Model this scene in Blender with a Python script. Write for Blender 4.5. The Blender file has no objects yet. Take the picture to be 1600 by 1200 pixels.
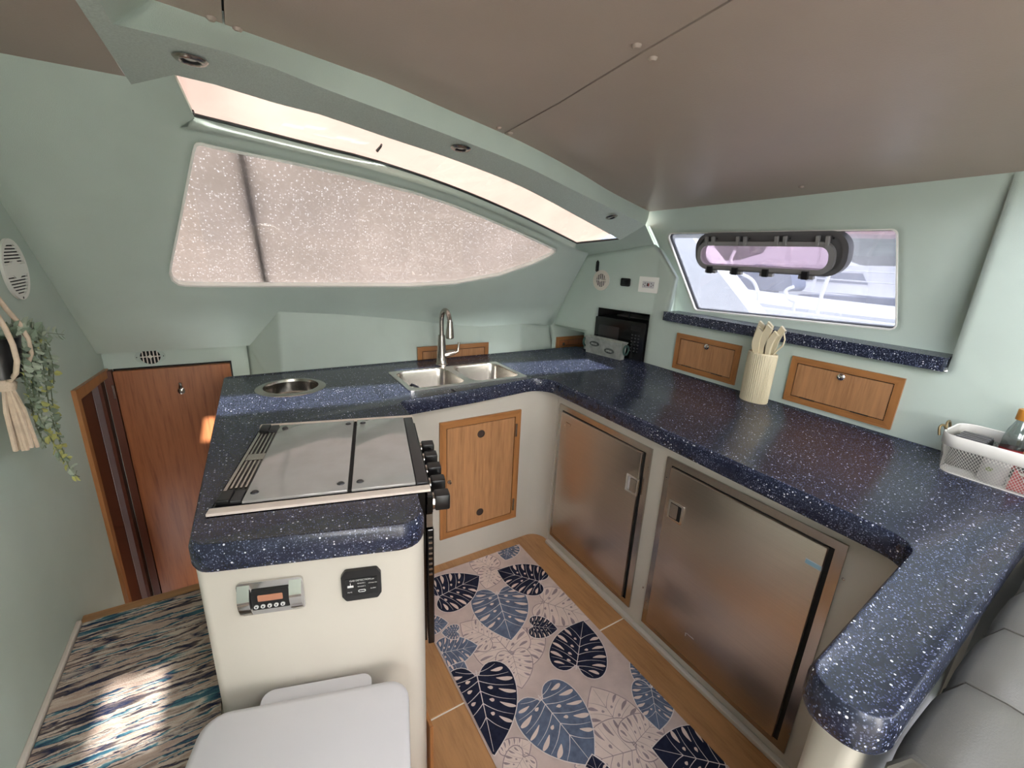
import bpy, bmesh, math, random
from mathutils import Vector, Matrix
from mathutils.geometry import tessellate_polygon
random.seed(7)
scene = bpy.context.scene
C = scene.collection
PI = math.pi
# ------------------------------------------------------------------ camera
F = 682.0; CZ = 1.40
def _cv(p): return Vector(((p[0]-800)/F, -(p[1]-600)/F, -1.0))
_up = -_cv((694, 2880)).normalized()
_a = _cv((366, 379)); _a = (_a - _up*_a.dot(_up)).normalized()
_x = _a.cross(_up)
RW = Matrix((_x, _a, _up))                 # camera -> world rotation
cam_d = bpy.data.cameras.new('camera'); cam = bpy.data.objects.new('camera', cam_d); C.objects.link(cam)
cam_d.sensor_fit = 'HORIZONTAL'; cam_d.sensor_width = 36; cam_d.lens = 36*F/1600; cam_d.clip_start = .02; cam_d.clip_end = 300
cam.matrix_world = Matrix.Translation((0, 0, CZ)) @ RW.to_4x4()
scene.camera = cam
# ------------------------------------------------------------------ sky, sun, exposure
SKY = 1.35
w = bpy.data.worlds.new('sky'); scene.world = w; w.use_nodes = True
nt = w.node_tree; nt.nodes.clear()
wo = nt.nodes.new('ShaderNodeOutputWorld'); bg = nt.nodes.new('ShaderNodeBackground')
sky = nt.nodes.new('ShaderNodeTexSky'); sky.sky_type = 'NISHITA'; sky.sun_disc = False
sky.sun_elevation = math.radians(32); sky.sun_rotation = math.radians(187); sky.dust_density = 3.0; sky.air_density = 1.0
mx = nt.nodes.new('ShaderNodeMix'); mx.data_type = 'RGBA'; mx.inputs[0].default_value = .62
hs = nt.nodes.new('ShaderNodeHueSaturation'); hs.inputs['Saturation'].default_value = .35; hs.inputs['Value'].default_value = .28
nt.links.new(sky.outputs[0], hs.inputs['Color']); nt.links.new(hs.outputs[0], mx.inputs[6])
mx.inputs[7].default_value = (2.2, 2.25, 2.35, 1)
nt.links.new(mx.outputs[2], bg.inputs[0]); bg.inputs[1].default_value = SKY
nt.links.new(bg.outputs[0], wo.inputs[0])
sd = bpy.data.lights.new('sun', 'SUN'); so = bpy.data.objects.new('sun', sd); C.objects.link(so)
sd.energy = 6.0; sd.angle = math.radians(.6); sd.color = (1, .95, .88)
SUN = Vector((-.10, .85, -.44)).normalized()
YA = -2.4                                   # aft bulkhead
so.rotation_euler = SUN.to_track_quat('-Z', 'Y').to_euler()
scene.view_settings.view_transform = 'Standard'; scene.view_settings.look = 'None'
scene.view_settings.gamma = 1; scene.view_settings.use_curve_mapping = False
scene.view_settings.exposure = 1.97
cy = scene.cycles
cy.use_denoising = True; cy.max_bounces = 10; cy.diffuse_bounces = 6; cy.glossy_bounces = 5
cy.transparent_max_bounces = 16; cy.sample_clamp_indirect = 6; cy.caustics_reflective = False; cy.caustics_refractive = False
# ------------------------------------------------------------------ pixel -> place (world metres, galley sole = 0)
def ray(p): return RW @ _cv(p)
def _pt(d, t): return Vector((d.x*t, d.y*t, d.z*t + CZ))
def PZ(p, z): d = ray(p); return _pt(d, (z-CZ)/d.z)
def PX(p, x): d = ray(p); return _pt(d, x/d.x)
def PY(p, y): d = ray(p); return _pt(d, y/d.y)
def PP(p, c=1.8): d = ray(p); return _pt(d, c/(d.y+d.z))
def PW2(p): d = ray(p); return _pt(d, (1.88+.22*1.62)/(d.x+.22*d.y))
NK = .11/.54
def PN(p): d = ray(p); return _pt(d, (1.88+NK*.285)/(d.x+NK*d.z))
def lerp1(x, tab):
    if x <= tab[0][0]: return tab[0][1]
    for (a, b), (c, d) in zip(tab, tab[1:]):
        if x <= c: return b+(d-b)*(x-a)/(c-a)
    return tab[-1][1]
def PT(p, tab):
    d = ray(p); z = tab[0][1]
    for i in range(120):
        P = d*(z/d.z); z = .7*z+.3*lerp1(P.x, tab)
    return _pt(d, z/d.z)
# ------------------------------------------------------------------ materials
def lin(c): return tuple(((v/255)/12.92 if v/255 <= .04045 else ((v/255+.055)/1.055)**2.4) for v in c)+(1,)
def nodes(name):
    m = bpy.data.materials.new(name); m.use_nodes = True; t = m.node_tree
    return m, t, t.nodes['Principled BSDF']
def coord(t, scale=(1, 1, 1), kind='Object', rot=(0, 0, 0)):
    tc = t.nodes.new('ShaderNodeTexCoord'); mp = t.nodes.new('ShaderNodeMapping')
    mp.inputs['Scale'].default_value = scale; mp.inputs['Rotation'].default_value = rot
    t.links.new(tc.outputs[kind], mp.inputs[0]); return mp.outputs[0]
def noise(t, vec, scale, detail=3, rough=.55):
    n = t.nodes.new('ShaderNodeTexNoise'); n.inputs['Scale'].default_value = scale
    n.inputs['Detail'].default_value = detail; n.inputs['Roughness'].default_value = rough
    t.links.new(vec, n.inputs['Vector']); return n.outputs[0]
def ramp(t, fac, stops, interp='LINEAR'):
    r = t.nodes.new('ShaderNodeValToRGB'); e = r.color_ramp; e.interpolation = interp
    while len(e.elements) < len(stops): e.elements.new(.5)
    for el, (p, c) in zip(e.elements, stops): el.position = p; el.color = c if len(c) == 4 else lin(c)
    t.links.new(fac, r.inputs[0]); return r.outputs[0]
def bump(t, h, strength, dist, b):
    n = t.nodes.new('ShaderNodeBump'); n.inputs['Strength'].default_value = strength; n.inputs['Distance'].default_value = dist
    t.links.new(h, n.inputs['Height']); t.links.new(n.outputs[0], b.inputs['Normal'])
def mat(name, col, rough=.5, metal=0, var=.05, vscale=8, bmp=0, bscale=200, spec=.5, trans=0, alpha=1, coat=0):
    m, t, b = nodes(name); c = lin(col)
    v = coord(t)
    n = noise(t, v, vscale)
    lo = tuple(x*(1-var) for x in c[:3])+(1,); hi = tuple(min(1, x*(1+var)) for x in c[:3])+(1,)
    t.links.new(ramp(t, n, [(.3, lo), (.7, hi)]), b.inputs['Base Color'])
    b.inputs['Roughness'].default_value = rough; b.inputs['Metallic'].default_value = metal
    b.inputs['Specular IOR Level'].default_value = spec
    b.inputs['Transmission Weight'].default_value = trans; b.inputs['Alpha'].default_value = alpha
    b.inputs['Coat Weight'].default_value = coat
    if bmp: bump(t, noise(t, v, bscale, 2), bmp, .002, b)
    return m
def soften(m, radius):
    t = m.node_tree; bv = t.nodes.new('ShaderNodeBevel'); bv.samples = 4; bv.inputs['Radius'].default_value = radius
    bn = [n for n in t.nodes if n.type == 'BUMP'][0]; t.links.new(bv.outputs[0], bn.inputs['Normal'])
def wood(name, col, dark, axis=2, rough=.35, fine=1.0):
    m, t, b = nodes(name)
    s = [26*fine]*3; s[axis] = 1.6
    v = coord(t, s)
    n = noise(t, v, 2.2, 5, .6); n2 = noise(t, v, 9, 2)
    mm = t.nodes.new('ShaderNodeMath'); mm.operation = 'MULTIPLY_ADD'; mm.inputs[1].default_value = .35
    t.links.new(n2, mm.inputs[0]); t.links.new(n, mm.inputs[2])
    t.links.new(ramp(t, mm.outputs[0], [(.4, dark), (.66, col), (.95, tuple(min(255, int(x*1.1)) for x in col))]), b.inputs['Base Color'])
    b.inputs['Roughness'].default_value = rough
    bump(t, n2, .06, .001, b)
    return m
def worktop_mat():
    m, t, b = nodes('navy_speckled_solid_surface'); v = coord(t)
    base = ramp(t, noise(t, v, 40, 3), [(.35, (26, 30, 46)), (.7, (36, 41, 60))])
    cur = base
    for sc, th, rr, col in ((125, .24, .82, (216, 218, 228)), (230, .31, .60, (116, 123, 150)), (340, .38, .5, (66, 73, 98))):
        vo = t.nodes.new('ShaderNodeTexVoronoi'); vo.inputs['Scale'].default_value = sc; t.links.new(v, vo.inputs['Vector'])
        lt = t.nodes.new('ShaderNodeMath'); lt.operation = 'LESS_THAN'; lt.inputs[1].default_value = th; t.links.new(vo.outputs['Distance'], lt.inputs[0])
        sp = t.nodes.new('ShaderNodeSeparateColor'); t.links.new(vo.outputs['Color'], sp.inputs[0])
        gt = t.nodes.new('ShaderNodeMath'); gt.operation = 'GREATER_THAN'; gt.inputs[1].default_value = rr; t.links.new(sp.outputs[0], gt.inputs[0])
        mu = t.nodes.new('ShaderNodeMath'); mu.operation = 'MULTIPLY'; t.links.new(lt.outputs[0], mu.inputs[0]); t.links.new(gt.outputs[0], mu.inputs[1])
        mi = t.nodes.new('ShaderNodeMix'); mi.data_type = 'RGBA'; t.links.new(mu.outputs[0], mi.inputs[0]); t.links.new(cur, mi.inputs[6]); mi.inputs[7].default_value = lin(col)
        cur = mi.outputs[2]
    t.links.new(cur, b.inputs['Base Color']); b.inputs['Roughness'].default_value = .27; b.inputs['Specular IOR Level'].default_value = .5
    return m
def steel(name, col=(176, 168, 160), rough=.28, axis=2, aniso=.5):
    m, t, b = nodes(name); s = [420]*3; s[axis] = 3
    n = noise(t, coord(t, s), 1, 2)
    c = lin(col)
    t.links.new(ramp(t, n, [(.3, tuple(x*.93 for x in c[:3])+(1,)), (.7, c)]), b.inputs['Base Color'])
    b.inputs['Metallic'].default_value = 1; b.inputs['Roughness'].default_value = rough; b.inputs['Anisotropic'].default_value = aniso
    bump(t, n, .03, .0006, b); return m
def pane(name, tint=(255, 255, 255), haze=.0, hazecol=(235, 235, 240), gloss=.05):
    m = bpy.data.materials.new(name); m.use_nodes = True; t = m.node_tree; t.nodes.clear()
    o = t.nodes.new('ShaderNodeOutputMaterial'); tr = t.nodes.new('ShaderNodeBsdfTransparent'); tr.inputs[0].default_value = lin(tint)
    gl = t.nodes.new('ShaderNodeBsdfGlossy'); gl.inputs['Roughness'].default_value = .04
    tl = t.nodes.new('ShaderNodeBsdfTranslucent'); tl.inputs[0].default_value = lin(hazecol)
    a = t.nodes.new('ShaderNodeMixShader'); bb = t.nodes.new('ShaderNodeMixShader')
    n = noise(t, coord(t), 3, 5, .7)
    ml = t.nodes.new('ShaderNodeMath'); ml.operation = 'MULTIPLY'; ml.inputs[1].default_value = haze*2; t.links.new(n, ml.inputs[0])
    t.links.new(ml.outputs[0], a.inputs[0]); t.links.new(tr.outputs[0], a.inputs[1]); t.links.new(tl.outputs[0], a.inputs[2])
    bb.inputs[0].default_value = gloss; t.links.new(a.outputs[0], bb.inputs[1]); t.links.new(gl.outputs[0], bb.inputs[2])
    t.links.new(bb.outputs[0], o.inputs[0]); return m
def mesh_cloth(name, col, sparkle, thr, scale):
    m = bpy.data.materials.new(name); m.use_nodes = True; t = m.node_tree; t.nodes.clear()
    o = t.nodes.new('ShaderNodeOutputMaterial'); tr = t.nodes.new('ShaderNodeBsdfTransparent')
    tl = t.nodes.new('ShaderNodeBsdfTranslucent'); df = t.nodes.new('ShaderNodeBsdfDiffuse')
    v = coord(t)
    c = ramp(t, noise(t, v, 2.2, 4, .6), [(.3, tuple(int(x*.93) for x in col)), (.7, col)])
    t.links.new(c, tl.inputs[0]); t.links.new(c, df.inputs[0])
    a = t.nodes.new('ShaderNodeMixShader'); a.inputs[0].default_value = .12; t.links.new(tl.outputs[0], a.inputs[1]); t.links.new(df.outputs[0], a.inputs[2])
    vo = t.nodes.new('ShaderNodeTexVoronoi'); vo.inputs['Scale'].default_value = scale; t.links.new(v, vo.inputs['Vector'])
    sp = t.nodes.new('ShaderNodeSeparateColor'); t.links.new(vo.outputs['Color'], sp.inputs[0])
    f1_ = ramp(t, vo.outputs['Distance'], [(.12, (sparkle,)*3+(1,)), (.42, (0, 0, 0, 1))]); f2_ = ramp(t, sp.outputs[0], [(thr-.2, (0, 0, 0, 1)), (thr+.3, (1, 1, 1, 1))])
    mu_ = t.nodes.new('ShaderNodeMath'); mu_.operation = 'MULTIPLY'; t.links.new(f1_, mu_.inputs[0]); t.links.new(f2_, mu_.inputs[1]); f = mu_.outputs[0]
    b = t.nodes.new('ShaderNodeMixShader'); t.links.new(f, b.inputs[0]); t.links.new(a.outputs[0], b.inputs[1]); t.links.new(tr.outputs[0], b.inputs[2])
    t.links.new(b.outputs[0], o.inputs[0]); return m
def stripes_mat():
    m, t, b = nodes('striped_woven_pile')
    wv = noise(t, coord(t, (14, 60, 1)), 2.0, 3, .6)                       # ragged weave offsets the stripes
    tc = t.nodes.new('ShaderNodeTexCoord'); sp = t.nodes.new('ShaderNodeSeparateXYZ'); t.links.new(tc.outputs['Object'], sp.inputs[0])
    ad = t.nodes.new('ShaderNodeMath'); ad.operation = 'MULTIPLY_ADD'; ad.inputs[1].default_value = .02; t.links.new(wv, ad.inputs[0]); t.links.new(sp.outputs[1], ad.inputs[2])
    cb = t.nodes.new('ShaderNodeCombineXYZ'); mxx = t.nodes.new('ShaderNodeMath'); mxx.operation = 'MULTIPLY'; mxx.inputs[1].default_value = .075; t.links.new(sp.outputs[0], mxx.inputs[0])
    t.links.new(mxx.outputs[0], cb.inputs[0]); t.links.new(ad.outputs[0], cb.inputs[1])
    n = noise(t, cb.outputs[0], 27, 2, .5)
    col = ramp(t, n, [(.28, (30, 44, 74)), (.34, (66, 112, 128)), (.365, (208, 196, 182)), (.40, (160, 140, 128)), (.425, (28, 42, 72)), (.455, (108, 96, 90)), (.47, (206, 192, 178)), (.50, (176, 154, 140)), (.53, (190, 170, 156)), (.545, (34, 52, 84)), (.575, (84, 128, 138)), (.59, (214, 202, 188)), (.62, (140, 122, 112)), (.65, (196, 178, 164)), (.67, (32, 46, 78)), (.72, (200, 186, 172))])
    t.links.new(col, b.inputs['Base Color'])
    b.inputs['Roughness'].default_value = .95; b.inputs['Specular IOR Level'].default_value = .1
    bump(t, noise(t, coord(t), 260, 3), .5, .004, b); return m
M = {}
M['mint'] = mat('mint_wall_lining', (191, 203, 194), .8, 0, .03, 5, .25, 500, .25)
M['mint_rough'] = mat('mint_textured_lining', (186, 195, 189), .85, 0, .10, 240, .5, 330, .2)
soften(M['mint'], .035); soften(M['mint_rough'], .03)
M['taupe'] = mat('taupe_vinyl_headliner', (168, 150, 139), .42, 0, .04, 3, .15, 260, .4)
M['cream'] = mat('cream_gelcoat', (188, 182, 172), .3, 0, .03, 3, 0, 1, .5)
M['white'] = mat('white_plastic', (200, 197, 199), .35, 0, .02, 4)
M['offwhite'] = mat('off_white_plastic', (222, 212, 200), .4, 0, .02, 4)
M['rimwhite'] = mat('white_gasket', (240, 238, 232), .5, 0, .02, 4)
M['black'] = mat('black_plastic', (18, 18, 20), .35, 0, .1, 10)
M['blackgloss'] = mat('gloss_black_enamel', (9, 9, 10), .12, 0, .1, 10)
M['gap'] = mat('dark_gap', (14, 12, 11), .8, 0, .1, 10)
M['charcoal'] = mat('charcoal_metal', (70, 70, 72), .35, .6, .05, 10)
M['grey'] = mat('grey_port_frame', (146, 144, 144), .4, .3, .05, 10)
M['dkgrey'] = mat('dark_grey_port_frame', (92, 90, 92), .45, .2, .05, 10)
M['lead'] = mat('grey_inner_strip', (150, 142, 148), .6, 0, .05, 6)
M['top'] = worktop_mat()
M['steel_y'] = steel('brushed_steel_doors', (204, 192, 180), .33, 1)
M['steel'] = steel('brushed_steel', (186, 180, 172), .22, 2, .3)
M['chrome'] = mat('polished_chrome', (215, 213, 210), .08, 1, .01, 5)
M['nickel'] = mat('brushed_nickel', (176, 168, 160), .24, 1, .03, 5)
M['wood'] = wood('teak_veneer', (170, 124, 86), (144, 99, 64), 2)
M['wood_h'] = wood('teak_frame', (160, 109, 64), (134, 87, 48), 1)
M['wood_x'] = wood('teak_frame_cross', (160, 109, 64), (134, 87, 48), 0)
M['door'] = wood('mahogany_door', (150, 92, 56), (118, 66, 38), 2)
M['orange'] = wood('orange_trim', (160, 109, 64), (134, 87, 48), 2)
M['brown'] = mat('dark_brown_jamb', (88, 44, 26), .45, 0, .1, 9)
M['floor'] = wood('varnished_sole', (170, 126, 84), (144, 100, 62), 1, .3, .5)
M['caulk'] = mat('white_caulk', (236, 230, 218), .6)
M['nosing'] = wood('step_nosing', (176, 134, 92), (150, 110, 72), 0)
M['stripes'] = stripes_mat()
M['pile'] = mat('grey_rug_binding', (132, 128, 124), .9)
M['rug'] = mat('pink_taupe_rug', (198, 178, 170), .9, 0, .1, 16, .4, 700, .1)
M['leaf_navy'] = mat('navy_print', (34, 37, 54), .9, 0, .3, 45, 0, 1, .1)
M['leaf_blue'] = mat('slate_blue_print', (94, 104, 124), .9, 0, .22, 40, 0, 1, .1)
M['leaf_mauve'] = mat('mauve_print', (150, 134, 136), .9, 0, .15, 30, 0, 1, .1)
M['leaf_pink'] = mat('blush_print', (214, 194, 184), .9, 0, .06, 30, 0, 1, .1)
M['leaf_line'] = mat('pale_print', (216, 206, 202), .9, 0, .05, 30, 0, 1, .1)
M['vinyl'] = mat('grey_vinyl', (96, 94, 89), .45, 0, .04, 4, .2, 420, .4)
M['glasslid'] = mat('smoked_glass_lid', (158, 155, 152), .09, 0, .06, 14, 0, 1, .8, 0, 1, 1)  # base colour raised to stand in for the bright window reflected in the lids
M['stripwood'] = mat('pale_ash_strip', (226, 212, 200), .4, 0, .04, 30)
M['ivory'] = mat('ivory_plastic', (214, 202, 172), .45, 0, .02, 5)
M['zinc'] = mat('galvanised_zinc', (186, 190, 184), .42, .55, .22, 26, .2, 60)
M['zincdark'] = mat('embossed_zinc', (104, 110, 106), .5, .5, .3, 60)
M['mwglass'] = mat('smoked_microwave_glass', (46, 45, 46), .12)
M['rimsteel'] = mat('satin_steel_rim', (226, 223, 219), .3, 1, .02, 20)
M['patina'] = mat('green_patina_ring', (62, 90, 82), .5, .4, .2, 30)
M['mesh'] = pane('basket_mesh', (236, 236, 234), .16, (225, 223, 219), .02)
M['basket'] = mat('white_enamel_wire', (226, 222, 216), .4)
M['brass'] = mat('old_brass', (140, 122, 90), .35, .8)
M['amber'] = mat('amber_cap', (190, 126, 48), .35, .2)
M['glass'] = pane('clear_bottle_glass', (214, 222, 224), .22, (200, 206, 206), .16)
M['gold'] = mat('gold_foil', (206, 186, 106), .3, .6)
M['red'] = mat('red_wrapper', (186, 84, 88), .5, 0, .2, 30)
M['redlabel'] = mat('dark_red_label', (140, 34, 36), .6)
M['paper'] = mat('white_label', (226, 224, 216), .7)
M['sage'] = mat('sage_logo_ink', (150, 160, 120), .7)
M['rope'] = mat('cotton_cord', (212, 192, 170), .9, 0, .1, 60, .5, 300, .1)
M['leaf_a'] = mat('grey_green_leaf', (128, 144, 124), .7, 0, .2, 30, 0, 1, .3)
M['leaf_b'] = mat('pale_green_leaf', (166, 178, 158), .7, 0, .2, 30, 0, 1, .3)
M['leaf_c'] = mat('yellow_green_leaf', (178, 180, 110), .7, 0, .2, 30, 0, 1, .3)
M['stem'] = mat('green_stem', (104, 116, 88), .8)
M['lens'] = mat('lamp_lens', (206, 200, 194), .2)
M['lcd'] = mat('copper_lcd', (186, 130, 104), .2, .3)
M['ink'] = mat('white_ink', (206, 206, 204), .6)
M['sticker'] = mat('blue_sticker', (150, 186, 206), .3)
M['ochre'] = mat('red_switch', (150, 60, 50), .4)
M['hole'] = mat('brown_rubber_grommet', (52, 36, 28), .6)
M['pane'] = pane('clear_pane', (250, 252, 255), .02, (235, 238, 245), .05)
M['pane_haze'] = pane('salt_hazed_pane', (162, 164, 170), .16, (164, 164, 170), .05)
M['pane_pink'] = pane('pink_tinted_pane', (246, 230, 236), .10, (215, 204, 208), .06)
M['cloth'] = mesh_cloth('sunscreen_weave', (164, 154, 146), .30, .50, 130)
M['cloth_pink'] = mesh_cloth('sunscreen_canvas', (190, 174, 164), .03, .60, 200)
M['hull'] = mat('white_boat_gelcoat', (236, 236, 238), .35)
M['dock'] = mat('weathered_dock', (170, 160, 150), .8, 0, .15, 12)
M['canvas'] = mat('navy_canvas', (70, 82, 112), .8)
M['bluegrey'] = mat('blue_grey_awning', (120, 136, 160), .8, 0, .15, 6)
M['water'] = mat('harbour_water', (96, 116, 122), .15, 0, .1, 3)
M['pile_wood'] = mat('piling_timber', (120, 112, 100), .8, 0, .2, 10)
M['tree'] = mat('far_foliage', (92, 106, 92), .9, 0, .3, 6)
M['pinkroof'] = mat('faded_red_roof', (190, 140, 136), .8)
M['stay'] = mat('grey_rope', (92, 96, 112), .8)
M['deck'] = mat('boat_deck_nonskid', (226, 224, 220), .7, 0, .05, 40, .4, 120)
M['cream_d'] = mat('cream_grille', (214, 204, 194), .5)
# ------------------------------------------------------------------ mesh helpers
class B:
    """collects faces for one mesh object"""
    def __init__(s): s.v = []; s.f = []; s.m = []
    def add(s, vs, fs, mi=0):
        n = len(s.v); s.v += [tuple(x) for x in vs]; s.f += [tuple(i+n for i in f) for f in fs]; s.m += [mi]*len(fs); return s
    def quad(s, a, b, c, d, mi=0): return s.add([a, b, c, d], [(0, 1, 2, 3)], mi)
    def poly(s, pts, mi=0): return s.add(pts, [tuple(range(len(pts)))], mi)
    def strip(s, r0, r1, mi=0):
        n = len(r0); return s.add(list(r0)+list(r1), [(i, i+1, n+i+1, n+i) for i in range(n-1)], mi)
    def rows(s, rows, closed=False, mi=0, cap0=False, cap1=False):
        n = len(rows[0]); vs = [p for r in rows for p in r]; fs = []
        for j in range(len(rows)-1):
            for i in range(n if closed else n-1):
                k = (i+1) % n; fs.append((j*n+i, j*n+k, (j+1)*n+k, (j+1)*n+i))
        if cap0: fs.append(tuple(range(n-1, -1, -1)))
        if cap1: fs.append(tuple((len(rows)-1)*n+i for i in range(n)))
        return s.add(vs, fs, mi)
    def prism(s, outer, holes, c0, c1, f=None, mi=0, ends=(1, 1)):
        f = f or (lambda a, b, c: (a, b, c))
        loops = [outer]+list(holes)
        tri = tessellate_polygon([[Vector((p[0], p[1], 0)) for p in l] for l in loops])
        flat = [p for l in loops for p in l]
        if ends[0]: s.add([f(p[0], p[1], c0) for p in flat], [tuple(t) for t in tri], mi)
        if ends[1]: s.add([f(p[0], p[1], c1) for p in flat], [tuple(t) for t in tri], mi)
        for l in loops:
            n = len(l); s.add([f(p[0], p[1], c0) for p in l]+[f(p[0], p[1], c1) for p in l], [(i, (i+1) % n, n+(i+1) % n, n+i) for i in range(n)], mi)
        return s
    def box(s, x0, x1, y0, y1, z0, z1, f=None, mi=0, b=0):
        f = f or (lambda a, b_, c: (a, b_, c))
        if b <= 0:
            vs = [f(x, y, z) for z in (z0, z1) for y in (y0, y1) for x in (x0, x1)]
            return s.add(vs, [(0, 2, 3, 1), (4, 5, 7, 6), (0, 1, 5, 4), (2, 6, 7, 3), (0, 4, 6, 2), (1, 3, 7, 5)], mi)
        def rect(d, z): return [f(*q, z) for q in ((x0+d, y0+d), (x1-d, y0+d), (x1-d, y1-d), (x0+d, y1-d))]
        def ring(d, z):
            e = b
            return [f(*q, z) for q in rrect(x0+d, x1-d, y0+d, y1-d, max(e-d, .0004), 2)]
        k = b*.3
        return s.rows([ring(b, z0), ring(k, z0+k), ring(0, z0+b), ring(0, z1-b), ring(k, z1-k), ring(b, z1)], True, mi, True, True)
    def tube(s, path, r, n=8, mi=0, f=None, cap=True):
        path = [Vector(p) for p in path]; rows = []
        rr = r if isinstance(r, (list, tuple)) else [r]*len(path)
        ref = None
        for i, p in enumerate(path):
            d = (path[min(i+1, len(path)-1)]-path[max(i-1, 0)]).normalized()
            if ref is None: ref = d.orthogonal().normalized()
            ref = (ref-d*ref.dot(d)).normalized(); q = d.cross(ref)
            rows.append([p+ref*math.cos(a)*rr[i]+q*math.sin(a)*rr[i] for a in [2*PI*k/n for k in range(n)]])
        if f: rows = [[f(*p) for p in r_] for r_ in rows]
        return s.rows(rows, True, mi, cap, cap)
    def lathe(s, prof, n=24, f=None, mi=0, cap=True):
        f = f or (lambda a, b, c: (a, b, c))
        rows = [[f(r*math.cos(2*PI*k/n), r*math.sin(2*PI*k/n), z) for k in range(n)] for r, z in prof]
        return s.rows(rows, True, mi, cap, cap)
def rrect(x0, x1, y0, y1, r, n=4):
    out = []
    for cx, cy_, a0 in ((x1-r, y0+r, -PI/2), (x1-r, y1-r, 0), (x0+r, y1-r, PI/2), (x0+r, y0+r, PI)):
        for k in range(n+1): a = a0+PI/2*k/n; out.append((cx+r*math.cos(a), cy_+r*math.sin(a)))
    return out
def circ(cx, cy_, r, n=24, ry=None): return [(cx+r*math.cos(2*PI*k/n), cy_+(ry or r)*math.sin(2*PI*k/n)) for k in range(n)]
def rpoly(pts, rad, n=5):
    """round the corners of a polygon; rad: one radius or one per corner"""
    out = []; N = len(pts)
    for i, p in enumerate(pts):
        r = rad[i] if isinstance(rad, (list, tuple)) else rad
        p = Vector(p[:2]); a = Vector(pts[i-1][:2])-p; b = Vector(pts[(i+1) % N][:2])-p
        if r <= 0: out.append(tuple(p)); continue
        la, lb = a.length, b.length; a.normalize(); b.normalize()
        ang = a.angle(b); tn = min(r/math.tan(ang/2), la*.49, lb*.49); r2 = tn*math.tan(ang/2)
        cc = p+(a+b).normalized()*(r2/math.sin(ang/2))
        s0 = p+a*tn-cc; s1 = p+b*tn-cc
        t0 = math.atan2(s0.y, s0.x); t1 = math.atan2(s1.y, s1.x); dt = (t1-t0+PI) % (2*PI)-PI
        for k in range(n+1): t = t0+dt*k/n; out.append((cc.x+r2*math.cos(t), cc.y+r2*math.sin(t)))
    return out
def area(l): return sum(a[0]*b[1]-b[0]*a[1] for a, b in zip(l, l[1:]+l[:1]))/2
def inset(l, d):
    """offset a CCW loop inwards by d"""
    out = []; N = len(l)
    for i in range(N):
        p = Vector(l[i]); a = (p-Vector(l[i-1])); b = (Vector(l[(i+1) % N])-p)
        if a.length < 1e-9: a = b
        if b.length < 1e-9: b = a
        a.normalize(); b.normalize()
        n1 = Vector((-a.y, a.x)); n2 = Vector((-b.y, b.x)); nn = (n1+n2)
        if nn.length < 1e-6: nn = n1
        nn.normalize(); k = max(.35, nn.dot(n1)); q = p+nn*(d/k); out.append((q.x, q.y))
    return out
def resample(pts, n):
    pts = [Vector(p) for p in pts]; ds = [0]
    for a, b in zip(pts, pts[1:]): ds.append(ds[-1]+(b-a).length)
    out = []
    for k in range(n):
        t = ds[-1]*k/(n-1); i = 0
        while i < len(ds)-2 and ds[i+1] < t: i += 1
        u = (t-ds[i])/max(1e-9, ds[i+1]-ds[i])
        p0 = pts[max(i-1, 0)]; p1 = pts[i]; p2 = pts[i+1]; p3 = pts[min(i+2, len(pts)-1)]
        out.append(.5*((2*p1)+(p2-p0)*u+(2*p0-5*p1+4*p2-p3)*u*u+(3*p1-p0-3*p2+p3)*u**3))
    return out
def linres(pts, n):
    pts = [Vector(p) for p in pts]; ds = [0]
    for a, b in zip(pts, pts[1:]): ds.append(ds[-1]+(b-a).length)
    out = []
    for k in range(n):
        t = ds[-1]*k/(n-1); i = 0
        while i < len(ds)-2 and ds[i+1] < t: i += 1
        out.append(pts[i].lerp(pts[i+1], (t-ds[i])/max(1e-9, ds[i+1]-ds[i])))
    return out
def obj(name, b, m, parent=None, smooth=None, label=None, world=True, kind=None):
    me = bpy.data.meshes.new(name); vs = b.v
    if parent is not None and world:
        inv = world_of(parent).inverted(); vs = [tuple(inv @ Vector(v)) for v in vs]
    me.from_pydata(vs, [], b.f)
    bm = bmesh.new(); bm.from_mesh(me); bmesh.ops.remove_doubles(bm, verts=bm.verts, dist=1e-6)
    bmesh.ops.recalc_face_normals(bm, faces=bm.faces); bm.to_mesh(me); bm.free()
    mats = m if isinstance(m, (list, tuple)) else [m]
    for q in mats: me.materials.append(M[q])
    if len(mats) > 1 and len(me.polygons) == len(b.m): me.polygons.foreach_set('material_index', b.m)
    if smooth is not None:
        me.polygons.foreach_set('use_smooth', [True]*len(me.polygons))
        try: me.set_sharp_from_angle(angle=math.radians(smooth))
        except Exception: pass
    o = bpy.data.objects.new(name, me); C.objects.link(o)
    if parent is not None: o.parent = parent
    if label: o['label'] = label
    if kind: o['kind'] = kind
    return o
def world_of(o):
    m = o.matrix_basis.copy()
    while o.parent is not None: o = o.parent; m = o.matrix_basis @ m
    return m
def thing(name, label, cat, loc=(0, 0, 0), rotz=0, group=None):
    o = bpy.data.objects.new(name, None); C.objects.link(o); o.empty_display_size = .05
    o.location = loc; o.rotation_euler = (0, 0, rotz); o['label'] = label; o['category'] = cat
    o.matrix_basis = Matrix.Translation(loc) @ Matrix.Rotation(rotz, 4, 'Z')
    if group: o['group'] = group
    return o
def tag(o, label, cat, group=None):
    o['label'] = label; o['category'] = cat
    if group: o['group'] = group
    return o
def struct(name, b, m, label=None, parent=None, smooth=None):
    o = obj(name, b, m, parent, smooth)
    if parent is None: o['kind'] = 'structure'
    if label: o['label'] = label
    return o
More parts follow.
